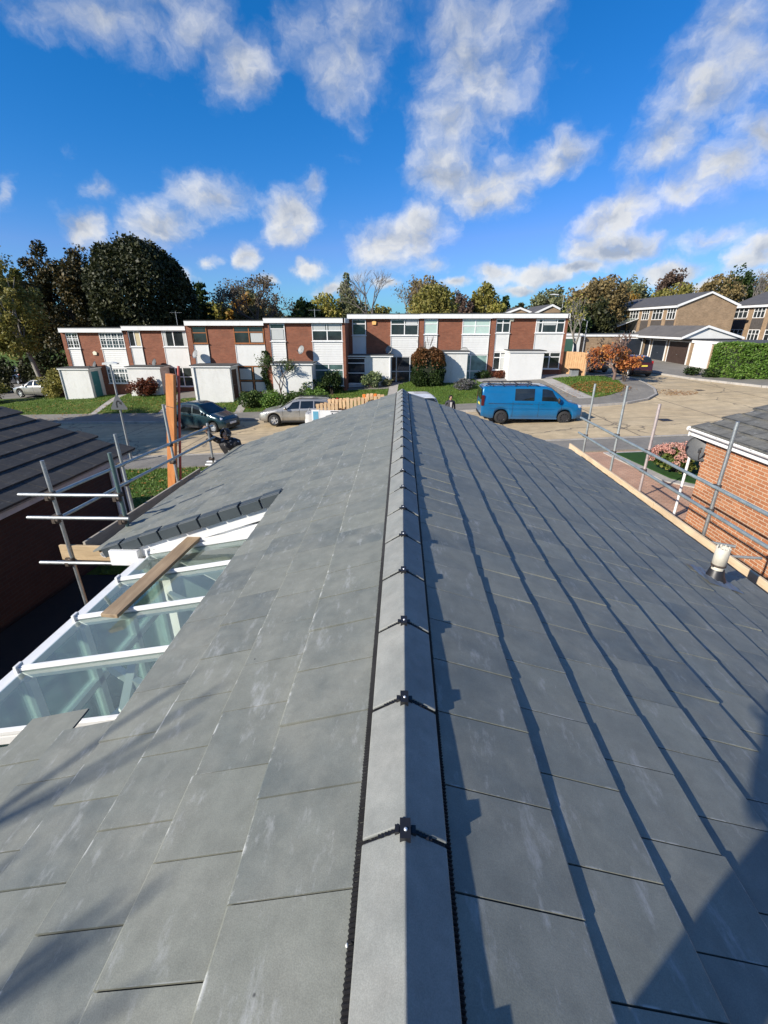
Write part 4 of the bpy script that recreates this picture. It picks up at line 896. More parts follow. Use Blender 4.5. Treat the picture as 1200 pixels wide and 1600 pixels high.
def leafquads(pts, size, flat=.6, rng=RNG):
    """one small quad per point, random orientation, sizes around 'size'"""
    n = len(pts); P = np.asarray(pts, float)
    a = rng.normal(size=(n, 3)); a /= np.linalg.norm(a, axis=1)[:, None]
    b = rng.normal(size=(n, 3)); b -= (b*a).sum(1)[:, None]*a; b /= np.linalg.norm(b, axis=1)[:, None]
    s = size*rng.uniform(.6, 1.35, n)[:, None]
    V = np.stack([P-a*s, P+b*s*flat, P+a*s, P-b*s*flat], 1).reshape(-1, 3)
    return V
def leafobj(name, V, mat, parent=None):
    n = len(V)//4; me = bpy.data.meshes.new(name); me.vertices.add(4*n); me.vertices.foreach_set('co', V.astype(np.float32).ravel())
    me.loops.add(4*n); me.loops.foreach_set('vertex_index', np.arange(4*n, dtype=np.int32)); me.polygons.add(n)
    me.polygons.foreach_set('loop_start', np.arange(0, 4*n, 4, dtype=np.int32)); me.polygons.foreach_set('loop_total', np.full(n, 4, np.int32))
    me.update(); me.materials.append(mat); o = bpy.data.objects.new(name, me); col.objects.link(o); o.parent = parent; return o
def ivy(t, x0, x1, z0, z1, n=700):
    P = np.stack([RNG.uniform(x0, x1, n), RNG.uniform(-.22, -.12, n), z0+(z1-z0)*RNG.uniform(0, 1, n)**1.3], 1)
    P[:, 0] += .15*np.sin(P[:, 2]*3); leafobj('ivy', leafquads(P, .09), L_DARK, t)
L_DARK = leafm('leaf_dark_green', [(.010, .022, .006), (.022, .045, .010), (.05, .08, .02)])
L_GREEN = leafm('leaf_green', [(.022, .05, .010), (.045, .09, .018), (.10, .14, .035)])
m_yel = M('yellow_alarm', (.8, .45, .15), .5, .1); m_blu = M('cream_alarm', (.7, .66, .5), .5, .1)
geo = dict(vs=(.5,), hs=(.62,), gl=(4, 4)); geo4 = dict(vs=(.25, .5, .75), hs=(.66,), gl=(8, 4), pane=m_paneB)
house(-26.35, -21.4, 36.5, -.70, 4.41, 'end terraced house with small-paned white windows and a teal porch door', dict(w1=geo, w2=geo4, g2=geo4, gsill=.2, alarm=(.47, .62, m_blu), porch=dict(x=(.04, .50), d=1.6, door_side=1, door=m_teal, pipe=.03)))
house(-21.4, -16.45, 36.5, -.62, 4.56, 'terraced house with cream curtains upstairs and a rust-brown bush beside its porch', dict(boards=False, w1=dict(vs=(.5,), blinds=[(.55, .95, .06, .94, m_drape)]), w2=dict(vs=(.45,), blinds=[(.04, .16, .05, .95, m_curt_glare), (.84, .96, .05, .95, m_curt_glare)]), g2=dict(vs=(.3, .62), hs=(.5,)), porch=dict(x=(.10, .62), d=1.5, door_side=1, door=m_upvc)))
house(-15.1, -9.55, 33.5, -.25, 4.90, 'terraced house with brown timber window frames and a dark shaded porch opening', dict(boards=False, frame=m_brown, w1=dict(hs=(.62,)), w2=dict(vs=(.5,), hs=(.66,), blinds=[(.55, .95, .08, .6, m_curt_glare)]), g2=dict(vs=(.5,), hs=(.45,), blinds=[(.05, .44, .5, .9, m_curt_glare), (.55, .95, .5, .95, m_curt_glare), (.05, .44, .05, .4, m_curt_glare), (.55, .95, .05, .4, m_curt_glare)]), gsill=.06, ivy=(2.4, 2.85, .2, 3.2, 700), porch=dict(x=(.12, .60), d=1.7, door_side=1, door=m_dark, pipe=.06)))
house(-9.55, -4.05, 33.5, -.10, 5.07, 'terraced house with climber-covered porch and net curtain upstairs at its end pier', dict(endpier=True, w1=dict(hs=(.7,), blinds=[(.1, .9, .08, .68, m_curt_glare)]), w2=dict(vs=(.5,), hs=(.6,), blinds=[(.05, .45, .62, .94, m_curt_glare), (.55, .95, .62, .94, m_curt_glare)]), g2=dict(vs=(.5,), hs=(.72,), pane=panem('greenish_glass', (.08, .14, .13))), gsill=.13, g1=dict(hs=(.6,)), porch=dict(x=(.12, .62), d=1.5, door_side=1, door=m_upvc)))  # pale panels in the wide window's upper lights are painted reflection
house(-4.03, 1.30, 36, .32, 5.36, 'terraced house with yellow alarm box and windowed porch beside the clipped bush', dict(w1=dict(hs=(.72,)), w2=dict(vs=(.5,), hs=(.7,), blinds=[(.55, .95, .62, .93, m_curt_glare)]), g2=dict(vs=(.22, .72), hs=(.45,)), gsill=.03, alarm=(.37, .86, m_yel), porch=dict(x=(.0, .62), d=1.3, door_side=1, door=m_dark, fwin=True, pipe=.97)))
gb_ = [(.03, .97, .04, .96, m_blind)]
house(1.30, 6.55, 36, .55, 5.38, 'terraced house with pale green blinds behind every window', dict(w1=dict(hs=(.68,), blinds=gb_), w2=dict(vs=(.47,), hs=(.55,), blinds=gb_), g2=dict(vs=(.38,), hs=(.42,), blinds=[(.03, .97, .03, .97, panem('green_blind_behind_glass', (.22, .33, .30), .15))]), gsill=.0, porch=dict(x=(.30, .66), d=1.6, h=.46, door_side=1, door=m_upvc)))
house(6.55, 11.95, 36, .85, 5.40, 'end terraced house with white slatted porch behind the blue van', dict(endpier=True, boards=False, w1=dict(vs=(.48,), hs=(.7,)), w2=dict(vs=(.23, .73), hs=(.72,), blinds=[(.27, .69, .55, .94, m_curt_glare), (.03, .12, .05, .94, m_curt_glare)]), g2=dict(vs=(.62,), hs=(.72,)), gsill=.16, g1=dict(vs=(.5,), hs=(.7,), blinds=[(.52, .94, .06, .9, m_curt_glare)]), g1sill=.14, alarm=(.27, .89, m_blu), porch=dict(x=(.22, .67), d=1.7, h=.435, door_side=-1, door=m_upvc, slats=9, mat=m_white)))
for i, (x, y, z, az, lab, m) in enumerate([
    (-24.0, 36.1, 1.75, 150, 'grey dish on the flat porch roof of the house with the teal door', m_dishD),
    (-19.2, 36.1, 1.95, 150, 'grey dish above the porch of the house with cream curtains', m_dishD),
    (-14.55, 33.1, 2.75, 140, 'pale dish on the white panel beside the brown framed window', m_dishG),
    (-7.0, 33.1, 3.05, 145, 'grey dish on brick above the climber-covered porch', m_dishG),
    (-.95, 35.7, 2.95, 150, 'pale dish beside the house with the yellow alarm box', m_dishG),
    (4.60, 35.7, 2.75, 150, 'large pale dish over the porch of the house with green blinds', m_dishG)]):
    dish('satellite_dish', lab, (x, y-.12, z), -38, .30 if i != 5 else .40, m, tilt=20)
# ------------------------------------------------------------------ garages, far terrace, far roofs
m_brickY = brick('buff_brick', (.24, .155, .085), (.32, .21, .12), (.27, .225, .165), .65)
m_darkpan = M('dark_tile_hanging', (.075, .065, .058), .7, .3, 3, .3, 30)
m_gdoor = M('black_blue_door', (.018, .024, .034), .45, .2); m_gdoor2 = M('dark_brown_door', (.045, .028, .022), .5, .25)
def garage(x0, x1, y0, y1, z, h, label, doors, face, roof='flat', wall=None, fas=True):
    t = thing('garage', label, 'garage', ((x0+x1)/2, (y0+y1)/2, z)); mb = MB()
    mb.box(x0, x1, y0, y1, z-.6, z+h); mb.build('wall', wall or m_brickY, t, True)
    if roof == 'flat':
        mb = MB(); mb.box(x0-.1, x1+.1, y0-.1, y1+.1, z+h+.002, z+h+.20); mb.build('fascia_board', m_upvc, t, True)
        mb = MB(); mb.box(x0-.06, x1+.06, y0-.06, y1+.06, z+h+.202, z+h+.25); mb.build('flat_roof', m_felt, t, True)
    else:
        xa, xm, xb, ze, zr = x0-1.0, x0+.9, x0+4.0, z+h+.12, z+h+1.0
        mb = MB(); mb.prism([(xa, ze), (xb, ze), (xm, zr)], y0+.02, y0+.1, 'xz'); mb.build('gable_board', m_white, t, True)
        mb = MB(); mb.prism([(xa-.1, ze), (xm, zr+.05), (xb+.1, ze), (xb+.1, ze+.1), (xm, zr+.15), (xa-.1, ze+.1)], y0-.1, y1, 'xz'); mb.build('pitched_roof', M('worn_felt_tile', (.11, .10, .09), .9, .3, 1.5, .4, 20), t, True)
        mb = MB(); mb.prism([(xa-.1, ze-.06), (xm, zr-.01), (xb+.1, ze-.06), (xb+.1, ze+.12), (xm, zr+.17), (xa-.1, ze+.12)], y0-.16, y0-.11, 'xz'); mb.build('bargeboard', m_upvc, t, True)
        mb = MB(); mb.box(xa, xb, y0+.0, y1-.2, z+h+.002, z+h+.118); mb.build('soffit_board', m_black, t, True)
        mb = MB(); mb.box(xa-.14, xa-.11, y0-.1, y1, ze-.08, ze+.08); mb.build('fascia_board', m_upvc, t, True)
    for (a, b, m, nm) in doors:
        mb = MB(); fr = MB()
        if face == 'x':
            mb.box(x0-.05, x0-.001, a, b, z+.02, z+2.05)
            if nm == 'panel':
                for q in range(4):
                    for r in range(3): mb.box(x0-.065, x0-.05, a+.12+r*(b-a-.2)/3, a+.05+(r+1)*(b-a-.2)/3, z+.12+q*.48, z+.5+q*.48)
            else:
                n = int((b-a)/.2)
                for q in range(n): mb.box(x0-.06, x0-.05, a+.02+q*(b-a)/n, a+(q+.86)*(b-a)/n, z+.05, z+2.0)
            fr.box(x0-.08, x0-.001, a-.09, a-.002, z, z+2.14); fr.box(x0-.08, x0-.001, b+.002, b+.09, z, z+2.14); fr.box(x0-.08, x0-.001, a, b, z+2.052, z+2.14)
        else:
            mb.box(a, b, y0-.05, y0-.001, z+.02, z+2.05)
            n = int((b-a)/.2)
            for q in range(n): mb.box(a+.02+q*(b-a)/n, a+(q+.86)*(b-a)/n, y0-.06, y0-.05, z+.05, z+2.0)
            fr.box(a-.09, a-.002, y0-.08, y0-.001, z, z+2.14); fr.box(b+.002, b+.09, y0-.08, y0-.001, z, z+2.14); fr.box(a, b, y0-.08, y0-.001, z+2.052, z+2.14)
        d = mb.build('garage_door', m, t, True); fr.build('door_frame', m_upvc, d, True)
        mb = MB()
        if face == 'x': mb.box(x0-.085, x0-.066, (a+b)/2-.05, (a+b)/2+.05, z+.95, z+.99)
        else: mb.box((a+b)/2-.05, (a+b)/2+.05, y0-.085, y0-.066, z+.95, z+.99)
        mb.build('handle', m_zinc, d, True)
    return t
garage(25.0, 30.5, 42.15, 51.6, 1.2, 2.25, 'garage block under a grey pitched roof with a white gable and dark doors', [(49.2, 51.2, m_gdoor, 'p'), (46.2, 48.6, m_gdoor, 'p'), (42.5, 45.6, m_gdoor2, 'p')], 'x', 'gable')
garage(24.95, 30.5, 34.6, 42.0, 1.08, 2.15, 'flat garage with a white panelled door beside the hedge', [(39.5, 41.6, m_upvc, 'panel')], 'x')
garage(18.2, 24.9, 50.0, 55.5, 1.30, 2.25, 'long brick garage with flat white edged roof behind the bare bush', [(22.4, 24.5, m_gdoor, 'p')], 'y')
garage(14.2, 18.1, 49.4, 55, 1.30, 2.35, 'pale garage with a green door behind the timber fence', [(15.6, 17.4, M('green_door', (.04, .10, .07), .5, .2), 'p')], 'y', wall=m_rend)
def far_block(name, label, x0, depth, ys, z, he, hr, n):
    y0, y1 = ys; t = thing(name, label, 'house', (x0+depth/2, (y0+y1)/2, z)); xm = x0+depth/2
    mb = MB(); mb.box(x0, x0+depth, y0, y1, z-1, he); mb.prism([(x0, he+.001), (x0+depth, he+.001), (xm, hr-.02)], y0, y0+.2, 'xz'); mb.build('wall', m_brickY, t, True)
    k = (hr-he)/(depth/2); ov = .35
    mb = MB(); mb.prism([(x0-ov, he-ov*k+.03), (xm, hr+.03), (x0+depth+ov, he-ov*k+.03), (x0+depth+ov, he-ov*k+.2), (xm, hr+.2), (x0-ov, he-ov*k+.2)], y0-.15, y1+.15, 'xz'); mb.build('roof', M('slate_grey_roof', (.075, .072, .072), .85, .25, 1.5, .4, 30), t, True)
    mb = MB(); mb.prism([(x0-ov, he-ov*k-.12), (xm, hr-.05), (x0+depth+ov, he-ov*k-.12), (x0+depth+ov, he-ov*k+.16), (xm, hr+.16), (x0-ov, he-ov*k+.16)], y0-.21, y0-.16, 'xz'); mb.build('bargeboard', m_upvc, t, True)
    mb = MB(); mb.box(x0-ov-.03, x0-ov+.0, y0-.1, y1+.1, he-ov*k-.14, he-ov*k+.1); mb.box(x0-ov, x0-.001, y0, y1, he-ov*k-.14, he-ov*k-.1); mb.build('fascia_board', m_upvc, t, True)
    mod = (y1-y0)/n; hs = he-z
    for i in range(n):
        a = y0+i*mod
        for (f0, f1) in ((.06, .36), (.52, .92)) if n < 4 else ((.12, .46), (.54, .88)):
            ya, yb = a+mod*f0, a+mod*f1
            for (za, zb) in ((z+hs*.70, he-.25), (z+hs*.17, z+hs*.44)):
                mb = MB(); f = .07
                mb.box(x0-.07, x0-.001, ya, yb, za, za+f); mb.box(x0-.07, x0-.001, ya, yb, zb-f, zb); nm = 3
                for q in range(nm+1): yy = ya+(yb-ya-f)*q/nm; mb.box(x0-.069, x0-.001, yy, yy+f, za, zb)
                mb.box(x0-.068, x0-.001, ya, yb, za+(zb-za)*.6, za+(zb-za)*.6+.05)
                w = mb.build('window', m_upvc, t, True); mb = MB(); mb.box(x0-.03, x0-.0012, ya+.03, yb-.03, za+.03, zb-.03); mb.build('pane', m_pane, w, True)
            mb = MB(); mb.box(x0-.05, x0-.001, ya-.03, yb+.03, z+hs*.45, z+hs*.685); mb.build('dark_panel', m_darkpan, t, True)
    return t
far_block('terraced_house', 'long buff brick terrace with a wide blank gable behind the garages', 34, 6.9, (61.9, 81.4), 1.5, 6.9, 8.25, 3)
far_block('terraced_house', 'buff brick terrace cut by the right edge of the picture', 44, 8, (48, 67.2), 1.9, 6.95, 8.6, 3)
def far_gable(label, x, y, w, ze, zr, d=9):
    t = thing('house', label, 'house', (x, y, .8)); mb = MB(); mb.box(x-w/2, x+w/2, y, y+d, -.5, ze); mb.prism([(x-w/2, ze+.001), (x+w/2, ze+.001), (x, zr-.03)], y, y+.2, 'xz'); mb.build('wall', m_brickY, t, True)
    mb = MB(); k = (zr-ze)/(w/2); mb.prism([(x-w/2-.3, ze-.3*k), (x, zr), (x+w/2+.3, ze-.3*k), (x+w/2+.3, ze-.3*k+.15), (x, zr+.15), (x-w/2-.3, ze-.3*k+.15)], y-.1, y+d, 'xz'); mb.build('roof', M('slate_grey_roof', (1, 1, 1)), t, True)
    mb = MB(); mb.prism([(x-w/2-.3, ze-.3*k-.1), (x, zr-.1), (x+w/2+.3, ze-.3*k-.1), (x+w/2+.3, ze-.3*k+.12), (x, zr+.12), (x-w/2-.3, ze-.3*k+.12)], y-.16, y-.11, 'xz'); mb.build('bargeboard', m_upvc, t, True)
far_gable('distant low house whose small white gable peeps over the terrace roof', 14.2, 60, 5.2, 5.6, 6.5)
far_gable('distant house with a taller gable showing beside the end of the terrace', 17.4, 58, 4.2, 5.8, 6.75)
t = thing('house', 'distant dark ridge roof running behind the flat terrace roof', 'house', (8.5, 64, .8)); mb = MB(); mb.box(4.7, 12.3, 64, 70, -.5, 6.0); mb.build('wall', m_brickY, t, True)
mb = MB(); mb.prism([(63.7, 5.9), (67, 6.75), (70.3, 5.9), (70.3, 6.05), (67, 6.9), (63.7, 6.05)], 4.5, 12.5, 'yz'); mb.build('roof', M('slate_grey_roof', (1, 1, 1)), t, True)
mb = MB(); mb.box(5.0, 5.5, 66.6, 67.2, 6.7, 7.3); mb.build('chimney', m_brickY, t, True)
# far white conservatory beside the long far terrace
t = thing('conservatory', 'white framed conservatory in front of the long buff terrace', 'conservatory', (32, 74.5, 1.5))
mb = MB(); 
for y in np.linspace(71.5, 77.5, 6): mb.beam((30.5, y, 1.4), (30.5, y, 4.2), .09, .09); mb.beam((30.5, y, 4.2), (33.9, y, 5.5), .08, .08)
mb.beam((30.5, 71.5, 4.2), (30.5, 77.5, 4.2), .1, .14); mb.beam((33.9, 71.5, 5.5), (33.9, 77.5, 5.5), .1, .1); mb.beam((30.5, 71.5, 2.4), (30.5, 77.5, 2.4), .08, .08)
mb.build('frame', m_upvc, t, True); mb = MB(); mb.add([(30.45, 71.5, 4.25), (30.45, 77.5, 4.25), (33.9, 77.5, 5.55), (33.9, 71.5, 5.55)], [(0, 1, 2, 3)]); mb.box(30.52, 30.54, 71.5, 77.5, 1.4, 4.15); mb.build('glazing', m_glass, t, True)
# timber fence, bins
t = thing('timber_fence', 'new vertical board timber fence at the end of the terrace', 'fence', (12.9, 35.6, 1.0))
mb = MB(); a, b = Vector((12.15, 36.3)), Vector((13.5, 34.95)); n = 12
for q in range(n):
    p, r = a.lerp(b, q/n), a.lerp(b, (q+.93)/n); h = 1.62+random.uniform(-.015, .015); z = G(p.x, p.y)+.1
    mb.beam((p.x, p.y, z+h/2), (r.x, r.y, z+h/2), .022, h)
mb.build('board_panel', wood('fence_board', (.38, .20, .08), (.58, .36, .18), .7, 2, knots=True), t, True)
for p in (a, b):
    mb = MB(); mb.box(p.x-.05, p.x+.05, p.y+.02, p.y+.12, .4, G(p.x, p.y)+1.76); mb.build('post', m_boardg, t, True)
mb = MB(); mb.beam((b.x+.05, b.y+.05, G(b.x, b.y)+.90), (b.x+1.3, b.y+2.6, G(b.x, b.y)+1.0), .022, 1.6); mb.build('board_panel', m_boardg, t, True)
def wheelie(x, y, label, c):
    t = thing('wheelie_bin', label, 'bin', (x, y, G(x, y)+.11)); mb = MB()
    vs = [(-.24, -.26, .06), (.24, -.26, .06), (.24, .26, .06), (-.24, .26, .06), (-.29, -.34, .98), (.29, -.34, .98), (.29, .34, .98), (-.29, .34, .98)]
    mb.add(vs, [(0, 3, 2, 1), (4, 5, 6, 7), (0, 1, 5, 4), (1, 2, 6, 5), (2, 3, 7, 6), (3, 0, 4, 7)]); mb.build('body', M(c[0], c[1], .5, .15), t)
    mb = MB(); mb.prism([(-.36, .985), (.40, .985), (.34, 1.06), (-.3, 1.08)], -.30, .30, 'yz'); mb.tube((-.28, .40, 1.0), (.28, .40, 1.0), .02); mb.build('lid', M(c[0], c[1]), t)
    for s in (-1, 1):
        mb = MB(); mb.tube((s*.2, .28, .1), (s*.26, .28, .1), .1, None, 16); mb.build('wheel', m_black, t)
wheelie(14.6, 46.0, 'black wheelie bin by the pale garage, left of the brown one', ('bin_black', (.025, .027, .03)))
wheelie(15.5, 46.1, 'brown wheelie bin by the pale garage, right of the black one', ('bin_brown', (.09, .06, .045)))
# ------------------------------------------------------------------ street lamps and sign
def lamp(x, y, h, label, arm=.9, az=0, z0=None):
    z = G(x, y) if z0 is None else z0; t = thing('street_lamp', label, 'street lamp', (x, y, z), R_(az))
    mb = MB(); mb.poly([(0, 0, 0), (0, 0, 1.2), (0, 0, h)], [.07, .065, .04], 12); mb.build('column', M('lamp_grey', (.30, .31, .31), .5, .2, metal=.4), t)
    mb = MB(); mb.poly([(0, 0, h-.05), (arm*.3, 0, h+.05), (arm, 0, h+.1)], [.03, .028, .026], 8); mb.build('arm', M('lamp_grey', (1, 1, 1)), t)
    mb = MB(); mb.prism([(arm*.55, h+.06), (arm+.45, h+.10), (arm+.5, h+.15), (arm+.1, h+.22), (arm*.55, h+.16)], -.15, .15, 'xz'); bevel(mb.build('lantern', M('lantern_pale', (.55, .56, .55), .4, .1), t), .02)
lamp(-32.6, 60, 8.3, 'street lamp with a flat pale head in front of the dark domed tree', .9, 180, -1.3)
lamp(18.1, 56.5, 6.4, 'slim street lamp rising beside the right end of the terrace', 1.1, 180)
lamp(62, 86, 7.4, 'distant street lamp among the trees above the far right terrace', .9, 180, 3.6)
lamp(17.6, 47, 3.9, 'short lamp standing by the pale garage behind the fence', .5, 180)
t = thing('street_lamp', 'thin lamp column carrying the bend sign near the left roof', 'street lamp', (-11.55, 18.3, G(-11.5, 18.3)+.1))
mb = MB(); mb.poly([(0, 0, 0), (0, 0, 1.1), (.0, 0, 4.0)], [.055, .042, .036], 12); mb.build('column', M('lamp_grey', (1, 1, 1)), t)
mb = MB(); mb.prism([(-.28, 3.98), (.30, 4.0), (.34, 4.04), (.1, 4.09), (-.26, 4.06)], -.09, .09, 'xz'); mb.build('lantern', M('lantern_pale', (1, 1, 1)), t)
t = thing('road_sign', 'grey triangular road sign with a dark bend arrow fixed to the thin column', 'sign', (-11.53, 18.23, G(-11.5, 18.3)+2.35))
mb = MB(); tri = [(-.32, -.02), (.32, -.02), (.35, .03), (.03, .56), (-.03, .56), (-.35, .03)]; mb.prism(tri, -.012, 0, 'xz'); mb.build('plate', M('sign_grey', (.10, .105, .115), .5, .1, metal=.2), t)
mb = MB(); mb.box(-.06, .06, .0, .05, .1, .14); mb.box(-.06, .06, .0, .05, .38, .42); mb.build('bracket', m_zinc, t)
mb = MB(); pts = [(-.07, .06), (-.07, .22), (-.05, .30), (.02, .33), (.08, .28)]
for a, b in zip(pts[:-1], pts[1:]): mb.beam((a[0], -.016, a[1]), (b[0], -.016, b[1]), .006, .055, up=(0, 0, 1) if abs(a[1]-b[1]) < abs(a[0]-b[0]) else (1, 0, 0))
mb.prism([(.03, .22), (.14, .30), (.15, .17)], -.019, -.013, 'xz'); mb.build('bend_arrow', m_black, t)

def aerial(x, y, z, h, label):
    t = thing('tv_aerial', label, 'aerial', (x, y, z)); mb = MB(); mb.tube((0, 0, 0), (0, 0, h), .022, None, 8); mb.build('mast', m_zinc, t)
    mb = MB(); mb.tube((-.5, 0, h-.1), (.5, 0, h-.1), .012, None, 6)
    for k in range(7): mb.tube((-.42+k*.14, -.17, h-.1), (-.42+k*.14, .17, h-.1), .007, None, 5)
    mb.build('element_array', m_zinc, t)
aerial(-19.2, 41, 4.6, 1.1, 'small television aerial on the flat roof of the lower left block')
aerial(-6.8, 38, 5.1, .7, 'short television aerial on the flat roof of the middle block')
def drain(x, y, label, w=.6):
    t = thing('drain_cover', label, 'drain cover', (x, y, G(x, y))); mb = MB(); mb.box(-w/2, w/2, -w/2, w/2, -.02, .012); mb.build('frame', m_rust, t)
    mb = MB()
    for k in range(6): mb.box(-w*.42, w*.42, -w*.42+k*w*.145, -w*.42+k*w*.145+w*.09, .0125, .018)
    mb.build('grating', m_black, t)
drain(13.0, 22.6, 'iron drain cover in the concrete road right of the blue van'); drain(19.2, 30.4, 'iron drain grating near the curved kerb of the side road', .45); drain(-3.9, 23.2, 'iron drain cover in the road before the silver estate')
t = thing('meter_box', 'small grey meter box on the ground at the foot of the timber fence', 'box', (12.75, 35.1, G(12.7, 35)+.1)); mb = MB(); mb.box(-.28, .28, -.2, .2, 0, .42); bevel(mb.build('body', M('lamp_grey', (1, 1, 1)), t), .02); mb = MB(); mb.prism([(-.24, .421), (.24, .421), (.3, .50), (-.3, .50)], -.31, .31, 'yz'); mb.build('lid', m_black, t)
# ------------------------------------------------------------------ vehicles
m_tyre = M('tyre_rubber', (.018, .018, .018), .85, .2, 8, .3, 40); m_alloy = M('alloy_silver', (.55, .56, .57), .35, .1, metal=.7); m_dalloy = M('dark_alloy', (.06, .06, .065), .4, .15, metal=.6)
m_cglass = panem('car_glass', (.012, .016, .018), .03); m_trim = M('black_trim', (.016, .016, .017), .5, .2); m_head = M('headlamp', (.6, .63, .65), .12, .15, metal=.3); m_tail = M('tail_lamp', (.35, .01, .012), .2, .2)
m_plateW = M('plate_white', (.7, .7, .68), .5, .05); m_plateY = M('plate_yellow', (.75, .6, .08), .5, .05)
def paint(name, c, rough=.28, metal=.25):
    if name in MATS: return MATS[name]
    m, nt, b = base_mat(name); v = coords(nt, 'Object'); n1 = noise(nt, v, 1.6, 5, .6)
    sp = nn(nt, 'ShaderNodeSeparateXYZ'); t = nn(nt, 'ShaderNodeTexCoord'); nt.links.new(t.outputs['Object'], sp.inputs[0])
    cc = ramp(nt, n1, [(.3, tuple(x*.9 for x in c)), (.7, tuple(min(1, x*1.1) for x in c))])
    d = ramp(nt, mth(nt, 'MULTIPLY_ADD', noise(nt, v, 3.5, 6, .7), .35, sp.outputs[2]), [(.36, 1.), (.72, 0.)])   # road dirt on the sills
    cc = mixc(nt, mth(nt, 'MULTIPLY', d, .5), cc, (.10, .09, .075))
    nt.links.new(cc, b.inputs['Base Color']); b.inputs['Metallic'].default_value = metal; b.inputs['Roughness'].default_value = rough
    b.inputs['Coat Weight'].default_value = .6; b.inputs['Coat Roughness'].default_value = .06; MATS[name] = m; return m
def vehicle(name, label, cat, loc, rz, S, pm, rails=None):
    t = thing(name, label, cat, loc, rz); L, W = S['L'], S['W']; it = lambda k, x: float(np.interp(x, [p[0] for p in S[k]], [p[1] for p in S[k]]))
    RA = S['rw']+.055; wz = S['rw']; tap = S.get('inset', .36); clr = S.get('clear', .2)
    def zbot(x):
        z = clr + .10*ss(L-.55, L, x) + .06*(1-ss(0, .5, x))
        for xc in S['wheels']:
            if abs(x-xc) < RA: z = max(z, wz+math.sqrt(RA*RA-(x-xc)**2))
        return z
    def ring(x):
        zt = it('top', x); zb = min(zbot(x), zt-.12); zl = min(it('belt', x), zt-.03); w = W/2*it('plan', x); g = zt-zl
        wt = w*.96-tap*g; cr = min(1, g/.25); zm = max(zb+.05, zb+.48*(zl-zb))
        p5 = (w*.965, zl); p7 = (wt, zt-.055*cr-.004)
        return [(0, zb), (.82*w, zb), (.985*w, min(zb+.05, zm-.02)), (w, zm), (w*.99, zl-.10*(1 if zl-zm > .15 else .4)), p5, ((p5[0]+p7[0])/2+.012*cr, (p5[1]+p7[1])/2), p7, (wt*.86, zt-.012*cr), (wt*.5, zt-.002), (0, zt)]
    xs = sorted(set(np.round(np.concatenate([np.linspace(0, L, int(L/.05)), [p[0] for p in S['top']], [xc+s*RA*.999 for xc in S['wheels'] for s in (-1, 1)]]), 4)))
    V = []; n = None
    for x in xs:
        r = ring(x); full = r + [(-y, z) for (y, z) in r[-2:0:-1]]; n = len(full); V += [(L/2-x, y, z) for y, z in full]
    F = [(i*n+k, i*n+(k+1) % n, (i+1)*n+(k+1) % n, (i+1)*n+k) for i in range(len(xs)-1) for k in range(n)]
    mb = MB(); mb.add(V, F, 0, None, True); mb.add(V[:n], [tuple(range(n))]); mb.add(V[-n:], [tuple(range(n))[::-1]])
    body = mb.build('body', pm, t)
    try:
        m = body.modifiers.new('wn', 'WEIGHTED_NORMAL'); m.keep_sharp = False
    except Exception: pass
    mb = MB(); mb.box(-L/2+.25, L/2-.25, -W/2+.24, W/2-.24, clr-.04, S.get('ub', .66)); mb.build('underbody', m_trim, t)
    def sidept(x, v, s, off=.012):
        r = ring(x); a, b, c = r[5], r[6], r[7]
        if v < .5: y, z = (a[0]+(b[0]-a[0])*v*2, a[1]+(b[1]-a[1])*v*2)
        else: y, z = (b[0]+(c[0]-b[0])*(v*2-1), b[1]+(c[1]-b[1])*(v*2-1))
        return (L/2-x, s*(y+off), z)
    for s in (-1, 1):
        for (a0, a1, b0, b1) in S['side']:
            mb = MB(); nu, nv = 10, 4; vs = []
            for j in range(nv+1):
                v = .07+.83*j/nv
                for i in range(nu+1):
                    u = i/nu; x = (a0+(a1-a0)*v)*(1-u)+(b0+(b1-b0)*v)*u; vs.append(sidept(x, v, s))
            mb.add(vs, [(j*(nu+1)+i, j*(nu+1)+i+1, (j+1)*(nu+1)+i+1, (j+1)*(nu+1)+i) for j in range(nv) for i in range(nu)], 0, None, True)
            mb.build('side_window', m_cglass, t, fix=False)
    def toppatch(nm, xa, xb, mat):
        mb = MB(); vs = []; nu, nv = 10, 8
        for i in range(nv+1):
            x = xa+(xb-xa)*i/nv; r = ring(x); ys = [-p[0] for p in r[7:]] ; wt = r[7][0]
            for j in range(nu+1):
                u = -1+2*j/nu; y = u*wt*.93; z = float(np.interp(abs(y), [0, r[9][0], r[8][0], r[7][0]], [r[10][1], r[9][1], r[8][1], r[7][1]]))
                vs.append((L/2-x+S.get('toff', .006)*(1 if nm == 'windscreen' else -1), y, z+.012))
        mb.add(vs, [(i*(nu+1)+j, i*(nu+1)+j+1, (i+1)*(nu+1)+j+1, (i+1)*(nu+1)+j) for i in range(nv) for j in range(nu)], 0, None, True); mb.build(nm, mat, t, fix=False)
    toppatch('windscreen', *S['screen'], m_cglass)
    if 'rear' in S: toppatch('rear_window', *S['rear'], m_cglass)
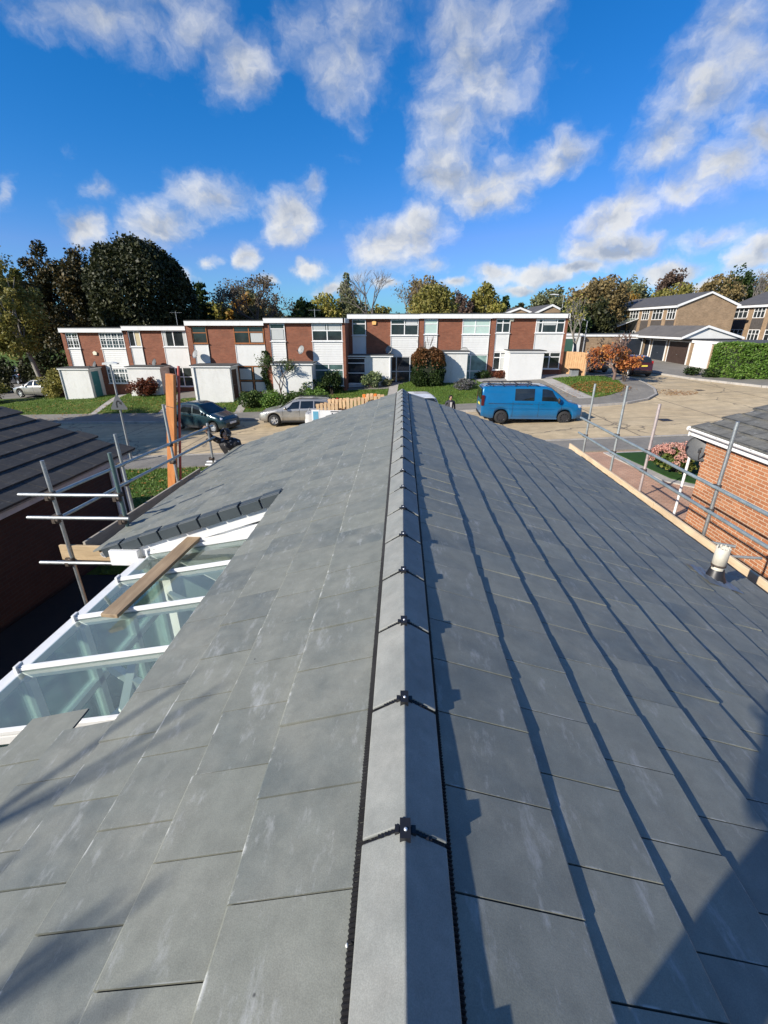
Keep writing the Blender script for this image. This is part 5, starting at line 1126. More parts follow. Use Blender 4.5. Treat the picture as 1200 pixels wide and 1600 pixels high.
    for xc in S['wheels']:
        for s in (-1, 1):
            c = (L/2-xc, s*(W/2-.115), wz); r = S['rw']; o = .105
            mb = MB(); mb.lathe([(r*.64, -o), (r*.93, -o), (r, -o*.7), (r, o*.7), (r*.93, o), (r*.64, o)], c, 'y', 32); w = mb.build('tyre', m_tyre, t); w.name = 'wheel'
            mb = MB(); d = s*(o*.8); rr = r*.66; mb.lathe([(rr, -s*.05), (rr, d), (rr*.92, d), (rr*.9, d-s*.05), (.001, d-s*.055)], c, 'y', 28)
            ns = S.get('spokes', 5)
            for k in range(ns):
                a = k*2*math.pi/ns+.3; mb.beam((c[0]+.03*math.cos(a), c[1]+d-s*.008, c[2]+.03*math.sin(a)), (c[0]+rr*.95*math.cos(a), c[1]+d-s*.01, c[2]+rr*.95*math.sin(a)), .03, r*.22, up=(-math.sin(a), 0, math.cos(a)))
            mb.lathe([(.001, d+s*.004), (.05, d+s*.002), (.055, d-s*.03)], c, 'y', 14)
            mb.build('rim', S.get('rim', m_alloy), w)
            mb = MB(); mb.lathe([(.001, d-s*.058), (rr*.9, d-s*.058)], c, 'y', 20); mb.build('brake_disc', m_trim, w)
    # seams, handles, mirrors, lamps, plates, bumpers
    for s in (-1, 1):
        mb = MB()
        for x in S['seams']:
            r = ring(x); pts = [(r[i][0]+.0025, r[i][1]) for i in (2, 3, 4, 5)]
            for a, b in zip(pts[:-1], pts[1:]): mb.beam((L/2-x, s*a[0], a[1]), (L/2-x, s*b[0], b[1]), .012, .004, up=(0, 1, 0))
        r0, r1 = ring(S['wheels'][0]+.5), ring(S['wheels'][1]-.5)
        mb.build('door_seam', m_trim, t)
        mb = MB(); xa, xb = S['wheels'][0]+RA, S['wheels'][1]-RA; zz = clr+.06; mb.beam((L/2-xa, s*W/2*.985, zz), (L/2-xb, s*W/2*.985, zz), .03, .09); mb.build('sill', m_trim if S.get('darksill', 1) else pm, t)
        for x in S['handles']:
            r = ring(x); mb = MB(); mb.box(L/2-x-.09, L/2-x+.09, s*r[4][0]-.012 if s > 0 else -r[4][0]-.025, s*r[4][0]+.025 if s > 0 else -r[4][0]+.012, r[4][1]-.03, r[4][1]+.0); mb.build('handle', pm if not S.get('blackh') else m_trim, t)
        x = S['mirror']; r = ring(x); mb = MB(); mb.sphere((L/2-x, s*(r[5][0]+.12), r[5][1]+.09), .12, 12, 8, 0, (.55, .9, .8 if S['L'] < 5 else 1.25)); mb.beam((L/2-x, s*(r[5][0]-.02), r[5][1]+.03), (L/2-x, s*(r[5][0]+.1), r[5][1]+.06), .05, .04); mb.build('mirror', S.get('mirm', pm), t)
        hx, hy, hz = S['headl']; mb = MB(); mb.sphere((L/2-hx, s*hy, hz), .2, 14, 8, 0, S.get('hsc', (1.0, .55, .42))); mb.build('headlight', m_head, t)
        tx, ty, ta, tb = S['taill']; mb = MB(); mb.box(L/2-tx-.05, L/2-tx+.10, s*ty-.07, s*ty+.05, ta, tb); bevel(mb.build('tail_light', S.get('tailm', m_tail), t), .02)
    mb = MB(); mb.box(L/2-.07, L/2+.012, -W*.30, W*.30, clr+.10, clr+.27); bevel(mb.build('grille', m_trim, t), .02)
    mb = MB(); mb.box(L/2-.03, L/2+.024, -.26, .26, clr+.26, clr+.37); mb.build('number_plate', m_plateW, t)
    mb = MB(); mb.box(-L/2-.02, -L/2+.05, -.26, .26, S.get('rpz', .75), S.get('rpz', .75)+.11); mb.build('number_plate', m_plateY, t)
    mb = MB(); mb.box(-L/2-.03, -L/2+.12, -W*.44, W*.44, clr+.12, clr+.24); bevel(mb.build('bumper', m_trim, t), .02)
    if rails: rails(t, S, ring)
    return t
HATCH = dict(L=3.72, W=1.66, rw=.29, inset=.34, top=[(0, .55), (.06, .72), (.3, .84), (.95, 1.0), (1.25, 1.18), (1.75, 1.46), (2.1, 1.53), (2.6, 1.53), (3.15, 1.45), (3.4, 1.30), (3.62, .98), (3.68, .85), (3.72, .5)], belt=[(0, .6), (.5, .82), (1.0, .93), (3.0, .98), (3.72, 1.0)], plan=[(0, .72), (.12, .84), (.4, .95), (1, 1), (2.9, 1), (3.4, .95), (3.72, .84)], wheels=(.72, 3.15), side=[(1.28, 1.72, 2.05, 2.12), (2.11, 2.18, 2.92, 2.86)], screen=(1.02, 1.68), rear=(3.2, 3.58), seams=(1.15, 2.08, 2.95), handles=(1.95, 2.78), mirror=1.25, headl=(.34, .60, .72), hsc=(1, .6, .6), taill=(3.55, .68, .82, 1.15))
ESTATE = dict(L=4.52, W=1.77, rw=.315, inset=.40, top=[(0, .5), (.05, .66), (.25, .76), (1.15, .95), (1.45, 1.10), (1.98, 1.38), (2.3, 1.44), (3.0, 1.45), (3.8, 1.40), (4.0, 1.34), (4.35, 1.0), (4.46, .9), (4.52, .55)], belt=[(0, .58), (.5, .76), (1.2, .89), (3.6, .97), (4.52, .99)], plan=[(0, .70), (.12, .84), (.4, .95), (1, 1), (3.7, 1), (4.2, .95), (4.52, .84)], wheels=(.88, 3.52), side=[(1.5, 1.98, 2.28, 2.34), (2.36, 2.42, 3.08, 3.08), (3.15, 3.15, 4.05, 3.82)], screen=(1.2, 1.92), rear=(3.88, 4.3), seams=(1.38, 2.32, 3.15), handles=(2.18, 3.02), mirror=1.55, headl=(.30, .66, .66), taill=(4.36, .76, .75, 1.3))
SUV = dict(L=4.4, W=1.83, rw=.35, inset=.30, clear=.24, top=[(0, .6), (.06, .85), (.3, .98), (1.1, 1.12), (1.4, 1.3), (1.9, 1.64), (2.3, 1.72), (3.2, 1.72), (3.9, 1.64), (4.05, 1.55), (4.3, 1.12), (4.36, 1.0), (4.4, .6)], belt=[(0, .7), (.5, .95), (1.2, 1.05), (4.4, 1.12)], plan=[(0, .75), (.12, .86), (.4, .96), (1, 1), (3.7, 1), (4.2, .96), (4.4, .88)], wheels=(.9, 3.5), side=[(1.5, 1.92, 2.3, 2.36), (2.38, 2.44, 3.1, 3.1), (3.16, 3.16, 3.95, 3.8)], screen=(1.15, 1.82), rear=(3.95, 4.27), seams=(1.4, 2.35, 3.15), handles=(2.2, 3.0), mirror=1.5, headl=(.3, .7, .85), taill=(4.28, .8, .85, 1.3))
VAN = dict(L=5.34, W=1.99, rw=.345, inset=.155, clear=.25, ub=.75, top=[(0, .6), (.05, .86), (.2, 1.0), (.85, 1.20), (1.15, 1.45), (1.75, 1.88), (2.0, 1.955), (2.5, 1.975), (4.9, 1.965), (5.2, 1.93), (5.29, 1.86), (5.34, 1.0)], belt=[(0, .7), (.4, .96), (.9, 1.12), (1.3, 1.17), (5.34, 1.19)], plan=[(0, .72), (.1, .84), (.35, .94), (.9, 1), (5.0, 1), (5.25, .985), (5.34, .95)], wheels=(.96, 4.26), side=[(1.22, 1.78, 2.22, 2.24), (2.62, 2.62, 3.62, 3.62)], screen=(.88, 1.74), seams=(1.18, 2.36, 3.70), handles=(2.2, 2.5), mirror=1.38, headl=(.32, .78, .92), hsc=(1.2, .5, .55), taill=(5.3, .93, .95, 1.5), spokes=10, rim=m_dalloy, darksill=0, rpz=.9, blackh=0, mirm=m_trim, tailm=M('smoked_tail_lamp', (.07, .008, .010), .15, .2))
p_blue = paint('bright_blue_paint', (.003, .125, .30), .25, .2)
def van_rails(t, S, ring):
    for s in (-1, 1):
        mb = MB(); pts = [(.25, 1.985), (.05, 2.03), (-2.35, 2.03), (-2.5, 1.98)]
        mb.poly([(x, s*.80, z) for x, z in pts], [.026]*4, 8)
        for x in (-.35, -.95, -1.55, -2.1): mb.tube((x, s*.80, 1.93), (x, s*.80, 2.03), .018, None, 8)
        mb.build('roof_rail', m_trim, t)
    mb = MB()
    for x in (-.1, -.8, -1.5, -2.2): mb.beam((x, -.80, 2.04), (x, .80, 2.04), .06, .025)
    mb.build('roof_bar', m_trim, t)
    mb = MB(); mb.box(-2.69, -2.66, -.75, .75, 1.25, 1.8); mb.build('rear_window', m_cglass, t)
    for s in (-1, 1):
        mb = MB(); mb.beam((-2.2, s*.995, .80), (1.15, s*.997, .80), .006, .022); mb.build('swage_line', paint('bright_blue_dark', (.002, .085, .22), .3, .2), t)
        mb = MB(); r = ring(2.5); mb.beam((.0, s*(r[4][0]+.006), 1.06), (-2.3, s*(r[4][0]+.006), 1.07), .012, .02); mb.build('slide_rail', m_trim, t)
        mb = MB(); mb.box(-2.05, -.0, s*.93 if s > 0 else -.945, s*.945 if s > 0 else -.93, 1.22, 1.235); mb.build('side_crease', p_blue, t)
vn = vehicle('parked_van', 'bright blue panel van with black roof rails parked by the kerb', 'van', (6.62, 23.95, G(6.6, 24)+.0), R_(-2), VAN, p_blue, van_rails); vn.scale = (.95, .95, .93)
def est_rails(t, S, ring):
    for s in (-1, 1):
        mb = MB(); mb.poly([(.15, s*.60, 1.42), (.0, s*.60, 1.475), (-1.55, s*.60, 1.46), (-1.72, s*.60, 1.39)], [.016]*4, 8); mb.build('roof_rail', m_trim, t)
        mb = MB(); mb.beam((1.0, s*.886, .52), (-1.0, s*.886, .54), .02, .05); mb.build('rub_strip', paint('silver_paint', (.40, .39, .36), .3, .6), t)
vehicle('parked_car', 'silver estate car with roof rails and bright five-spoke wheels', 'car', (-5.75, 25.9, G(-5.75, 25.9)+.0), R_(184), ESTATE, paint('silver_paint', (.40, .39, .36), .3, .6), est_rails)
vehicle('parked_car', 'dark teal hatchback in shade behind the orange beam', 'car', (-11.1, 25.4, G(-11.1, 25.4)+.0), R_(-20), dict(HATCH, spokes=9), paint('dark_teal_paint', (.012, .035, .045), .25, .3))
vehicle('parked_car', 'silver car glinting beside the bush left of the end house', 'car', (-30.0, 37.6, G(-30, 37.6)+.11), R_(170), ESTATE, paint('silver_paint', (1, 1, 1)))
vehicle('parked_car', 'white car far off under the trees at the left edge', 'car', (-49, 56, G(-45, 56)+.12), R_(200), HATCH, paint('white_car_paint', (.62, .63, .63), .3, .0))
vehicle('parked_car', 'dark blue car below the far white car under the trees', 'car', (-44.5, 52.5, G(-44.5, 52)+.12), R_(160), HATCH, paint('navy_paint', (.015, .02, .035), .25, .3))
vehicle('parked_car', 'white sports utility car showing only its roof behind the tiled ridge', 'car', (.75, 24.2, G(.75, 24.2)), R_(100), SUV, paint('white_car_paint', (1, 1, 1)))
vehicle('parked_car', 'black hatchback parked behind the timber fence', 'car', (15.3, 39.2, G(15.3, 39.2)+.1), R_(97), HATCH, paint('black_paint', (.012, .012, .014), .2, .2))
vehicle('parked_car', 'dark red car half hidden behind the orange leaved bush', 'car', (18.5, 38.6, G(18.5, 38.6)), R_(92), HATCH, paint('dark_red_paint', (.06, .012, .012), .22, .2))
# ------------------------------------------------------------------ trailer of pallets, board, bag
tr = thing('flatbed_trailer', 'low trailer carrying upright timber pallets just past the roof edge', 'trailer', (-2.0, 21.6, G(-2, 21.6)))
mb = MB(); mb.box(-2.3, 2.3, -.95, .95, .62, .74); mb.build('deck', m_boardg, tr)
mb = MB(); mb.box(-2.3, 2.3, -.99, -.952, .58, .80); mb.box(-2.3, 2.3, .952, .99, .58, .80); mb.beam((2.3, 0, .6), (3.3, 0, .5), .08, .08); mb.build('chassis', m_zinc2, tr)
for x in (-.4, .4):
    for s in (-1, 1):
        mb = MB(); mb.lathe([(.16, -.08), (.29, -.08), (.3, 0), (.29, .08), (.16, .08), (.001, .07)], (x, s*.86, .3), 'y', 20); mb.build('wheel', m_tyre, tr)
m_pal = wood('pallet_timber', (.50, .33, .17), (.74, .54, .33), .75, 2, .8); m_palx = wood('pallet_timber_bearer', (.44, .26, .12), (.68, .46, .25), .75, 0, .8)
def pallet(label, x, y, z, rz, lean, hgt, col_=None):
    t = thing('pallet', label, 'pallet', (x, y, z), R_(rz), 'pallets standing on the trailer'); Q = Matrix.Rotation(R_(lean), 4, 'X')
    def bx(mb, *a): mb.box(*a, T=Q)
    for k, (yy) in enumerate((-.07, .07)):
        for i in range(6):
            mb = MB(); w = .13; a = -.5+i*.175; bx(mb, a, a+w, yy-.011, yy+.011, 0, hgt+random.uniform(-.04, .06)); mb.build('slat', m_pal if i % 3 else (col_ or m_pal), t)
    for q in (.05, hgt/2-.04, hgt-.11):
        mb = MB(); bx(mb, -.52, .52, -.058, .058, q, q+.10); mb.build('bearer', m_palx, t)
zt = G(-2, 21.6)+.745
m_or = M('orange_paint_slat', (.72, .20, .03), .6, .2)
for i, (x, y, rz, ln, h, lab) in enumerate([(-3.45, 21.25, 4, 3, 1.02, 'lowest pallet standing at the left end of the trailer'), (-2.95, 21.75, -5, 4, 1.18, 'pallet standing second along the trailer from its left end'), (-2.05, 21.4, 3, 3, 1.28, 'pallet in the middle of the trailer load'), (-1.30, 21.75, -3, 4, 1.42, 'tall pallet with an orange slat on the trailer'), (-.75, 21.3, 5, 3, 1.40, 'right-hand pallet on the trailer nearest the roof ridge')]):
    pallet(lab, x, y, zt, rz, ln, h*.9, m_or if i == 3 else None)
t = thing('site_board', 'white board with a pale blue end panel and black letters beyond the left verge', 'sign', (-2.8, 17.9, G(-2.8, 17.9)))
zb = 1.05-G(-2.8, 17.9)
mb = MB(); mb.box(-.42, .85, -.02, .02, zb, zb+.46); mb.build('panel', m_upvc, t)
mb = MB(); mb.box(-.74, -.421, -.025, .025, zb-.02, zb+.48); mb.build('end_frame', m_upvc, t); mb = MB(); mb.box(-.68, -.47, -.032, -.0255, zb+.04, zb+.42); mb.build('blue_panel', M('pale_blue_panel', (.12, .34, .46), .5, .1), t)
mb = MB()
mb.box(.06, .11, -.026, -.0205, zb+.06, zb+.36); mb.box(.11, .22, -.026, -.0205, zb+.06, zb+.11)
mb.box(.27, .32, -.026, -.0205, zb+.06, zb+.36)
for q in (.06, .185, .31): mb.box(.32, .42, -.026, -.0205, zb+q, zb+q+.05)
mb.box(.02, .46, -.026, -.0205, zb+.395, zb+.43); mb.build('lettering', m_black, t)
for x in (-.6, .7):
    mb = MB(); mb.box(x-.03, x+.03, .021, .08, -.05, zb+.4); mb.build('post', m_boardg, t)
t = thing('bulk_bag', 'pale grey rubble bag between the silver estate and the pallets', 'bag', (-4.15, 21.9, G(-4.1, 21.9)))
mb = MB(); N_ = 16; vs = []
for j in range(7):
    z = j/6*1.25
    for k in range(N_):
        a = 2*math.pi*k/N_; r = .46*(1+.13*math.sin(z*2.6))*(1/max(abs(math.cos(a)), abs(math.sin(a))))**.6+random.uniform(-.03, .03); vs.append((r*math.cos(a), r*math.sin(a), z+random.uniform(-.04, .04)))
mb.add(vs, [(j*N_+k, j*N_+(k+1) % N_, (j+1)*N_+(k+1) % N_, (j+1)*N_+k) for j in range(6) for k in range(N_)], 0, None, True); mb.add(vs[-N_:], [tuple(range(N_))]); mb.build('bag', M('bag_cloth', (.42, .42, .41), .8, .2, 4, .6, 12), t)
mb = MB(); mb.poly([(.35, .35, 1.2), (.3, .1, 1.45), (.35, -.35, 1.2)], [.02]*3, 6); mb.poly([(-.35, .35, 1.2), (-.3, .1, 1.42), (-.35, -.35, 1.2)], [.02]*3, 6); mb.build('lifting_loop', M('bag_cloth', (1, 1, 1)), t)
# ------------------------------------------------------------------ people
m_skin = M('skin', (.42, .25, .17), .55, .1, 4); m_hair = M('dark_hair', (.012, .009, .008), .55, .3, 20); m_jean = M('dark_jeans', (.025, .032, .05), .85, .3, 8, .4, 90); m_shoe = M('boot', (.03, .025, .02), .7); m_glove = M('lime_glove', (.45, .62, .06), .7, .2)
def camo():
    m, nt, b = base_mat('patterned_jacket'); v = coords(nt, 'Object', (1, 1, 1.3))
    vo = nn(nt, 'ShaderNodeTexVoronoi'); nt.links.new(v, vo.inputs['Vector']); vo.inputs['Scale'].default_value = 11
    f = ramp(nt, mth(nt, 'ADD', vo.outputs['Distance'], mth(nt, 'MULTIPLY', noise(nt, v, 9, 4), .5)), [(.47, 0.), (.52, 1.)])
    cc = mixc(nt, f, (.34, .33, .32), (.012, .012, .014)); nt.links.new(cc, b.inputs['Base Color']); b.inputs['Roughness'].default_value = .6; bump(nt, b, noise(nt, v, 14, 4), .6, .02); return m
m_camo = camo(); m_coat = M('dark_jacket', (.022, .022, .03), .75, .3, 6, .5, 20); m_shirt = M('pale_shirt', (.5, .47, .44), .8, .1)
def person(label, loc, rz, J, top, gloves=None, hood=False, hair=True, extra=None, puff=1.0):
    t = thing('person', label, 'person', loc, R_(rz))
    V = []; Rr = []; E = []; reg = []; idx = {}
    def v(k, p, r, g):
        if g == 'top': r = (r[0]*puff, r[1]*puff)
        idx[k] = len(V); V.append(Vector(p)); Rr.append(r); reg.append(g)
    def e(*ks):
        for a, b in zip(ks[:-1], ks[1:]): E.append((idx[a], idx[b]))
    g = J.get
    v('pelvis', g('pelvis'), (.155, .115), 'leg'); v('waist', g('waist'), (.15, .11), 'top'); v('chest', g('chest'), (.175, .125), 'top'); v('upper', g('upper'), (.12, .09), 'top'); v('neck', g('neck'), (.055, .055), 'top' if hood else 'skin')
    h = Vector(g('head')); n_ = Vector(g('neck')); up = (h-n_).normalized(); f = Vector(g('face', (0, -1, 0))).normalized()
    v('jaw', h-up*.035+f*.02, (.062, .07), 'skin'); v('skull', h+up*.05-f*.005, (.076, .092), 'skin'); v('crown', h+up*.115-f*.01, (.05, .06), 'skin'); v('nose', h+f*.105+up*.02, (.014, .014), 'skin')
    e('pelvis', 'waist', 'chest', 'upper', 'neck', 'jaw', 'skull', 'crown'); e('skull', 'nose')
    for s, sg in (('l', -1), ('r', 1)):
        v('ear'+s, h+f.cross(up)*-sg*.085+up*.02, (.018, .012), 'skin'); e('skull', 'ear'+s)
        sh, el, wr = (Vector(g(k+s)) for k in ('sh', 'el', 'wr')); hand = 'glove' if gloves and s in gloves else 'skin'
        v('sh'+s, sh, (.068, .065), 'top'); v('el'+s, el, (.048, .048), 'top'); v('cf'+s, el.lerp(wr, .85), (.036, .036), 'top'); v('wr'+s, wr, (.027, .022), hand)
        d = (wr-el).normalized(); side = Vector(g('palm'+s, (0, 0, 1))); side = (side-d*side.dot(d)).normalized(); nrm = d.cross(side)
        v('pa'+s, wr+d*.055, (.036, .018), hand); e('upper', 'sh'+s, 'el'+s, 'cf'+s, 'wr'+s, 'pa'+s)
        curl = g('curl'+s, .5)
        for k, (o, ln) in enumerate(((.030, .072), (.010, .082), (-.011, .077), (-.030, .060))):
            b = wr+d*.085+side*o; a1 = b+d*ln*.5+nrm*curl*ln*.25; a2 = a1+(d*(1-curl)+nrm*curl).normalized()*ln*.5
            v(f'f{k}a{s}', b, (.0105, .0105), hand); v(f'f{k}b{s}', a1, (.0092, .0092), hand); v(f'f{k}c{s}', a2, (.0075, .0075), hand); e('pa'+s, f'f{k}a{s}', f'f{k}b{s}', f'f{k}c{s}')
        th = wr+d*.03+side*.045; v('t0'+s, th, (.0125, .0125), hand); v('t1'+s, th+d*.035+side*.02+nrm*.015, (.010, .010), hand); v('t2'+s, th+d*.06+side*.018+nrm*.03*curl, (.008, .008), hand); e('wr'+s, 't0'+s, 't1'+s, 't2'+s)
        v('hi'+s, g('hi'+s), (.095, .09), 'leg'); v('kn'+s, g('kn'+s), (.064, .064), 'leg'); v('ca'+s, Vector(g('kn'+s)).lerp(Vector(g('an'+s)), .35), (.058, .06), 'leg'); v('an'+s, g('an'+s), (.046, .046), 'leg')
        an = Vector(g('an'+s)); v('he'+s, an+Vector((0, .03, -.05)), (.042, .035), 'shoe'); v('to'+s, an+Vector((0, -.14, -.06)), (.042, .026), 'shoe'); e('pelvis', 'hi'+s, 'kn'+s, 'ca'+s, 'an'+s, 'he'+s); e('an'+s, 'to'+s)
    me = bpy.data.meshes.new('body'); me.from_pydata([tuple(p) for p in V], E, [])
    o = bpy.data.objects.new('body', me); col.objects.link(o); sk = o.modifiers.new('skin', 'SKIN'); sk.use_smooth_shade = True; sb = o.modifiers.new('sub', 'SUBSURF'); sb.levels = 1; sb.render_levels = 1
    for i, d in enumerate(me.skin_vertices[0].data): d.radius = Rr[i]; d.use_root = (i == 0)
    dg = bpy.context.evaluated_depsgraph_get(); me2 = bpy.data.meshes.new_from_object(o.evaluated_get(dg)); bpy.data.objects.remove(o)
    mats = dict(top=top, leg=m_jean, skin=m_skin, glove=m_glove, shoe=m_shoe); keys = list(mats); me2.materials.clear()
    for k in keys: me2.materials.append(mats[k])
    A = np.array([V[a] for a, b in E]); B = np.array([V[b] for a, b in E]); D = B-A; LL = (D*D).sum(1)+1e-9
    RA_ = np.array([[max(Rr[a]), max(Rr[b])] for a, b in E])
    for p in me2.polygons:
        c = np.array(p.center); tt = np.clip(((c-A)*D).sum(1)/LL, 0, 1); q = A+D*tt[:, None]; dd = np.linalg.norm(c-q, axis=1)/(RA_[:, 0]*(1-tt)+RA_[:, 1]*tt); i = int(dd.argmin()); a, b = E[i]
        p.material_index = keys.index(reg[a] if tt[i] < .5 else reg[b]); p.use_smooth = True
    bo = bpy.data.objects.new('body', me2); col.objects.link(bo); bo.parent = t
    hd = h+up*.045
    rt = f.cross(up)
    def cap(nm, mat, r, front, low):
        mb = MB(); vs = []; na, nb = 18, 10
        for j in range(nb+1):
            ph = math.pi*j/nb*.98
            for k in range(na+1):
                a = front+(2*math.pi-2*front)*k/na; d = f*math.cos(a)*math.sin(ph)*1.08+rt*math.sin(a)*math.sin(ph)*.92+up*math.cos(ph)
                rr = r*(1+.05*math.sin(5*a+3*ph)); z = d*rr; zz = z.dot(up)
                if zz < -low: z += up*(-low-zz)
                vs.append(hd+z)
        mb.add(vs, [(j*(na+1)+k, j*(na+1)+k+1, (j+1)*(na+1)+k+1, (j+1)*(na+1)+k) for j in range(nb) for k in range(na)], 0, None, True)
        ob = mb.build(nm, mat, t); so_ = ob.modifiers.new('s', 'SOLIDIFY'); so_.thickness = .012
    if hood: cap('hood', top, .128, .75, .11)
    if hair: cap('hair', m_hair, .106, .95, .05)
    for sg in (-1, 1):
        mb = MB(); mb.sphere(hd+f*.078+rt*sg*.033-up*.012, .011, 8, 6); mb.build('eye', m_black, t)
    mb = MB(); mb.beam(hd+f*.082-rt*.024-up*.07, hd+f*.082+rt*.024-up*.07, .012, .008); mb.build('mouth', M('lips', (.30, .12, .10), .5), t)
    if extra: extra(t)
    return t
ST = dict(pelvis=(0, 0, .95), waist=(0, -.01, 1.08), chest=(0, -.02, 1.26), upper=(0, -.01, 1.40), neck=(0, -.02, 1.49), head=(0, -.04, 1.58), shl=(-.19, 0, 1.40), shr=(.19, 0, 1.40), ell=(-.24, .02, 1.12), elr=(.24, .02, 1.12), wrl=(-.25, -.07, .87), wrr=(.25, -.07, .87), hil=(-.095, 0, .88), hir=(.095, 0, .88), knl=(-.11, -.03, .50), knr=(.11, -.03, .50), anl=(-.12, .02, .10), anr=(.12, .02, .10), palml=(0, -1, 0), palmr=(0, -1, 0))
P1 = dict(ST, chest=(-.01, -.08, 1.25), upper=(-.01, -.12, 1.38), neck=(-.01, -.16, 1.46), head=(-.01, -.21, 1.545), face=(-.1, -1, -.5), waist=(0, -.04, 1.08), shl=(-.20, -.12, 1.39), shr=(.19, -.10, 1.37), ell=(-.31, -.30, 1.52), wrl=(-.31, -.46, 1.68), elr=(.27, -.14, 1.10), wrr=(.14, -.32, .99), palml=(.7, .3, .2), curll=.9, curlr=.8)
person('person in a black and white patterned hooded jacket gripping the scaffold end pole', (-3.80, 9.80, .86), 0, P1, m_camo, puff=1.22, gloves='r', hood=True, hair=True)
def p2x(t):
    mb = MB(); mb.prism([(-.05, 1.40), (.05, 1.40), (.03, 1.15), (-.03, 1.15)], -.165, -.135, 'xz'); mb.build('shirt_front', m_shirt, t)
person('person with dark hair and dark jacket standing on the road near the white car', (2.40, 22.3, G(2.4, 22.3)), 10, ST, m_coat, extra=p2x)
PH = dict(ST, ell=(-.19, -.10, 1.12), elr=(.19, -.10, 1.12), wrl=(-.06, -.30, 1.30), wrr=(.10, -.30, 1.30), curll=.7, curlr=.7)
person('person in dark clothes whose long shadow falls across the right roof slope', (-.62, -.42, 3.185), 205, PH, m_coat)
# ------------------------------------------------------------------ trees and shrubs
m_bark = M('bark', (.075, .06, .045), .9, .35, 3, .8, 20, stretch=(1, 1, .3)); m_barkp = M('pale_bark', (.22, .20, .17), .85, .35, 3, .6, 20); m_twig = M('twig_brown', (.09, .065, .05), .9, .3, 3)
def crown_pts(n, c, R, clumps, cr, rng, shell=.55, low=-.9):
    """leaf positions: a crown of many leafy clumps, denser outwards, gaps between them"""
    d = rng.normal(size=(clumps*3, 3)); d /= np.linalg.norm(d, axis=1)[:, None]; d = d[d[:, 2] > low][:clumps]
    rad = rng.uniform(shell, 1.0, len(d))**.7*(1+rng.normal(0, .09, len(d)))
    cc = d*rad[:, None]*(np.array(R)*(1-cr*.6)); k = rng.integers(0, len(d), n)
    q = rng.normal(size=(n, 3)); q /= np.linalg.norm(q, axis=1)[:, None]; q *= (rng.uniform(0, 1, n)**.4)[:, None]
    sz = rng.uniform(.65, 1.35, len(d))[k][:, None]
    return np.array(c)+cc[k]+q*sz*cr*np.array([R[0], R[1], min(R[2], R[0]*1.1)])
def limbs(h, rt, R, cz, rng, nl=9, lean=(0, 0)):
    mb = MB(); top = Vector((lean[0], lean[1], cz)); mid = top*.5+Vector((rng.uniform(-.1, .1), rng.uniform(-.1, .1), 0)); mb.poly([(0, 0, -.3), tuple(mid*.3), tuple(mid), tuple(top)], [rt*1.5, rt*1.05, rt*.85, rt*.5], 9)
    for i in range(nl):
        a = i*2.4+rng.uniform(-.4, .4); s = mid.lerp(top, rng.uniform(.1, 1)); e = top+Vector((math.cos(a)*R[0]*rng.uniform(.4, .75), math.sin(a)*R[1]*rng.uniform(.4, .75), R[2]*rng.uniform(-.2, .7))); m_ = s.lerp(e, .5)+Vector((0, 0, R[2]*.08))
        mb.poly([tuple(s), tuple(m_), tuple(e)], [rt*.42, rt*.25, rt*.07], 6)
    return mb
def tree(label, x, y, top, R, mat, n=5000, leaf=.22, clumps=60, cr=.3, kind='round', bark=None, base=None, lean=(0, 0), group=None, name='tree', zg=None, shell=.55):
    z = G(x, y) if zg is None else zg; h = top-z; rng = np.random.default_rng(int(abs(x*37+y*91))+5); t = thing(name, label, 'tree', (x, y, z), 0, group)
    rt = max(.09, h*.018); cz = h-R[2]
    if kind == 'conifer':
        mb = MB(); mb.tube((0, 0, -.3), (0, 0, h*.97), rt*1.2, .02, 8); mb.build('trunk', bark or m_bark, t); P = []
        L_ = 15
        for i in range(L_):
            zz = h*(.12+.86*i/L_); rr = R[0]*(1-i/L_)**.85+.1
            for k in range(9):
                a = k*.7+i*1.3+rng.uniform(-.2, .2); m = n//(L_*9); f = rng.uniform(.1, 1, m); P.append(np.stack([np.cos(a)*rr*f+rng.normal(0, .13, m), np.sin(a)*rr*f+rng.normal(0, .13, m), zz-rr*.35*f+rng.normal(0, .09, m)], 1))
        P = np.concatenate(P)
    else:
        mb = limbs(h, rt, R, cz, rng, 11, lean); mb.build('trunk', bark or m_bark, t)
        P = crown_pts(n, (lean[0], lean[1], cz), R, clumps, cr, rng, shell)
        if kind == 'willow':
            m = n; k = rng.integers(0, 70, m); a = k*2.399; rr = np.sqrt((k+.5)/70); cx, cy = np.cos(a)*rr*R[0], np.sin(a)*rr*R[1]; zt = cz+R[2]*np.sqrt(np.clip(1-rr**2, 0, 1)); ln = R[2]*(.9+.7*rr); f = rng.uniform(0, 1, m)
            P = np.concatenate([P[:n//4], np.stack([cx+rng.normal(0, .12, m), cy+rng.normal(0, .12, m), zt-f*ln], 1)])
        if kind == 'dome':  # dense clipped-looking dome with upright sides
            d = rng.normal(size=(n, 3)); d /= np.linalg.norm(d, axis=1)[:, None]; d[:, 2] = np.sign(d[:, 2])*np.abs(d[:, 2])**.8
            bump_ = 1+.05*np.sin(d[:, 0]*9+d[:, 2]*7)+.045*np.sin(d[:, 1]*11-d[:, 2]*8)+rng.normal(0, .022, n); P = np.concatenate([P[:n//3], np.array([0, 0, cz])+d*np.array(R)*bump_[:, None]*rng.uniform(.9, 1.02, n)[:, None]])
    leafobj('crown', leafquads(P, leaf, .62, rng), mat, t)
    return t
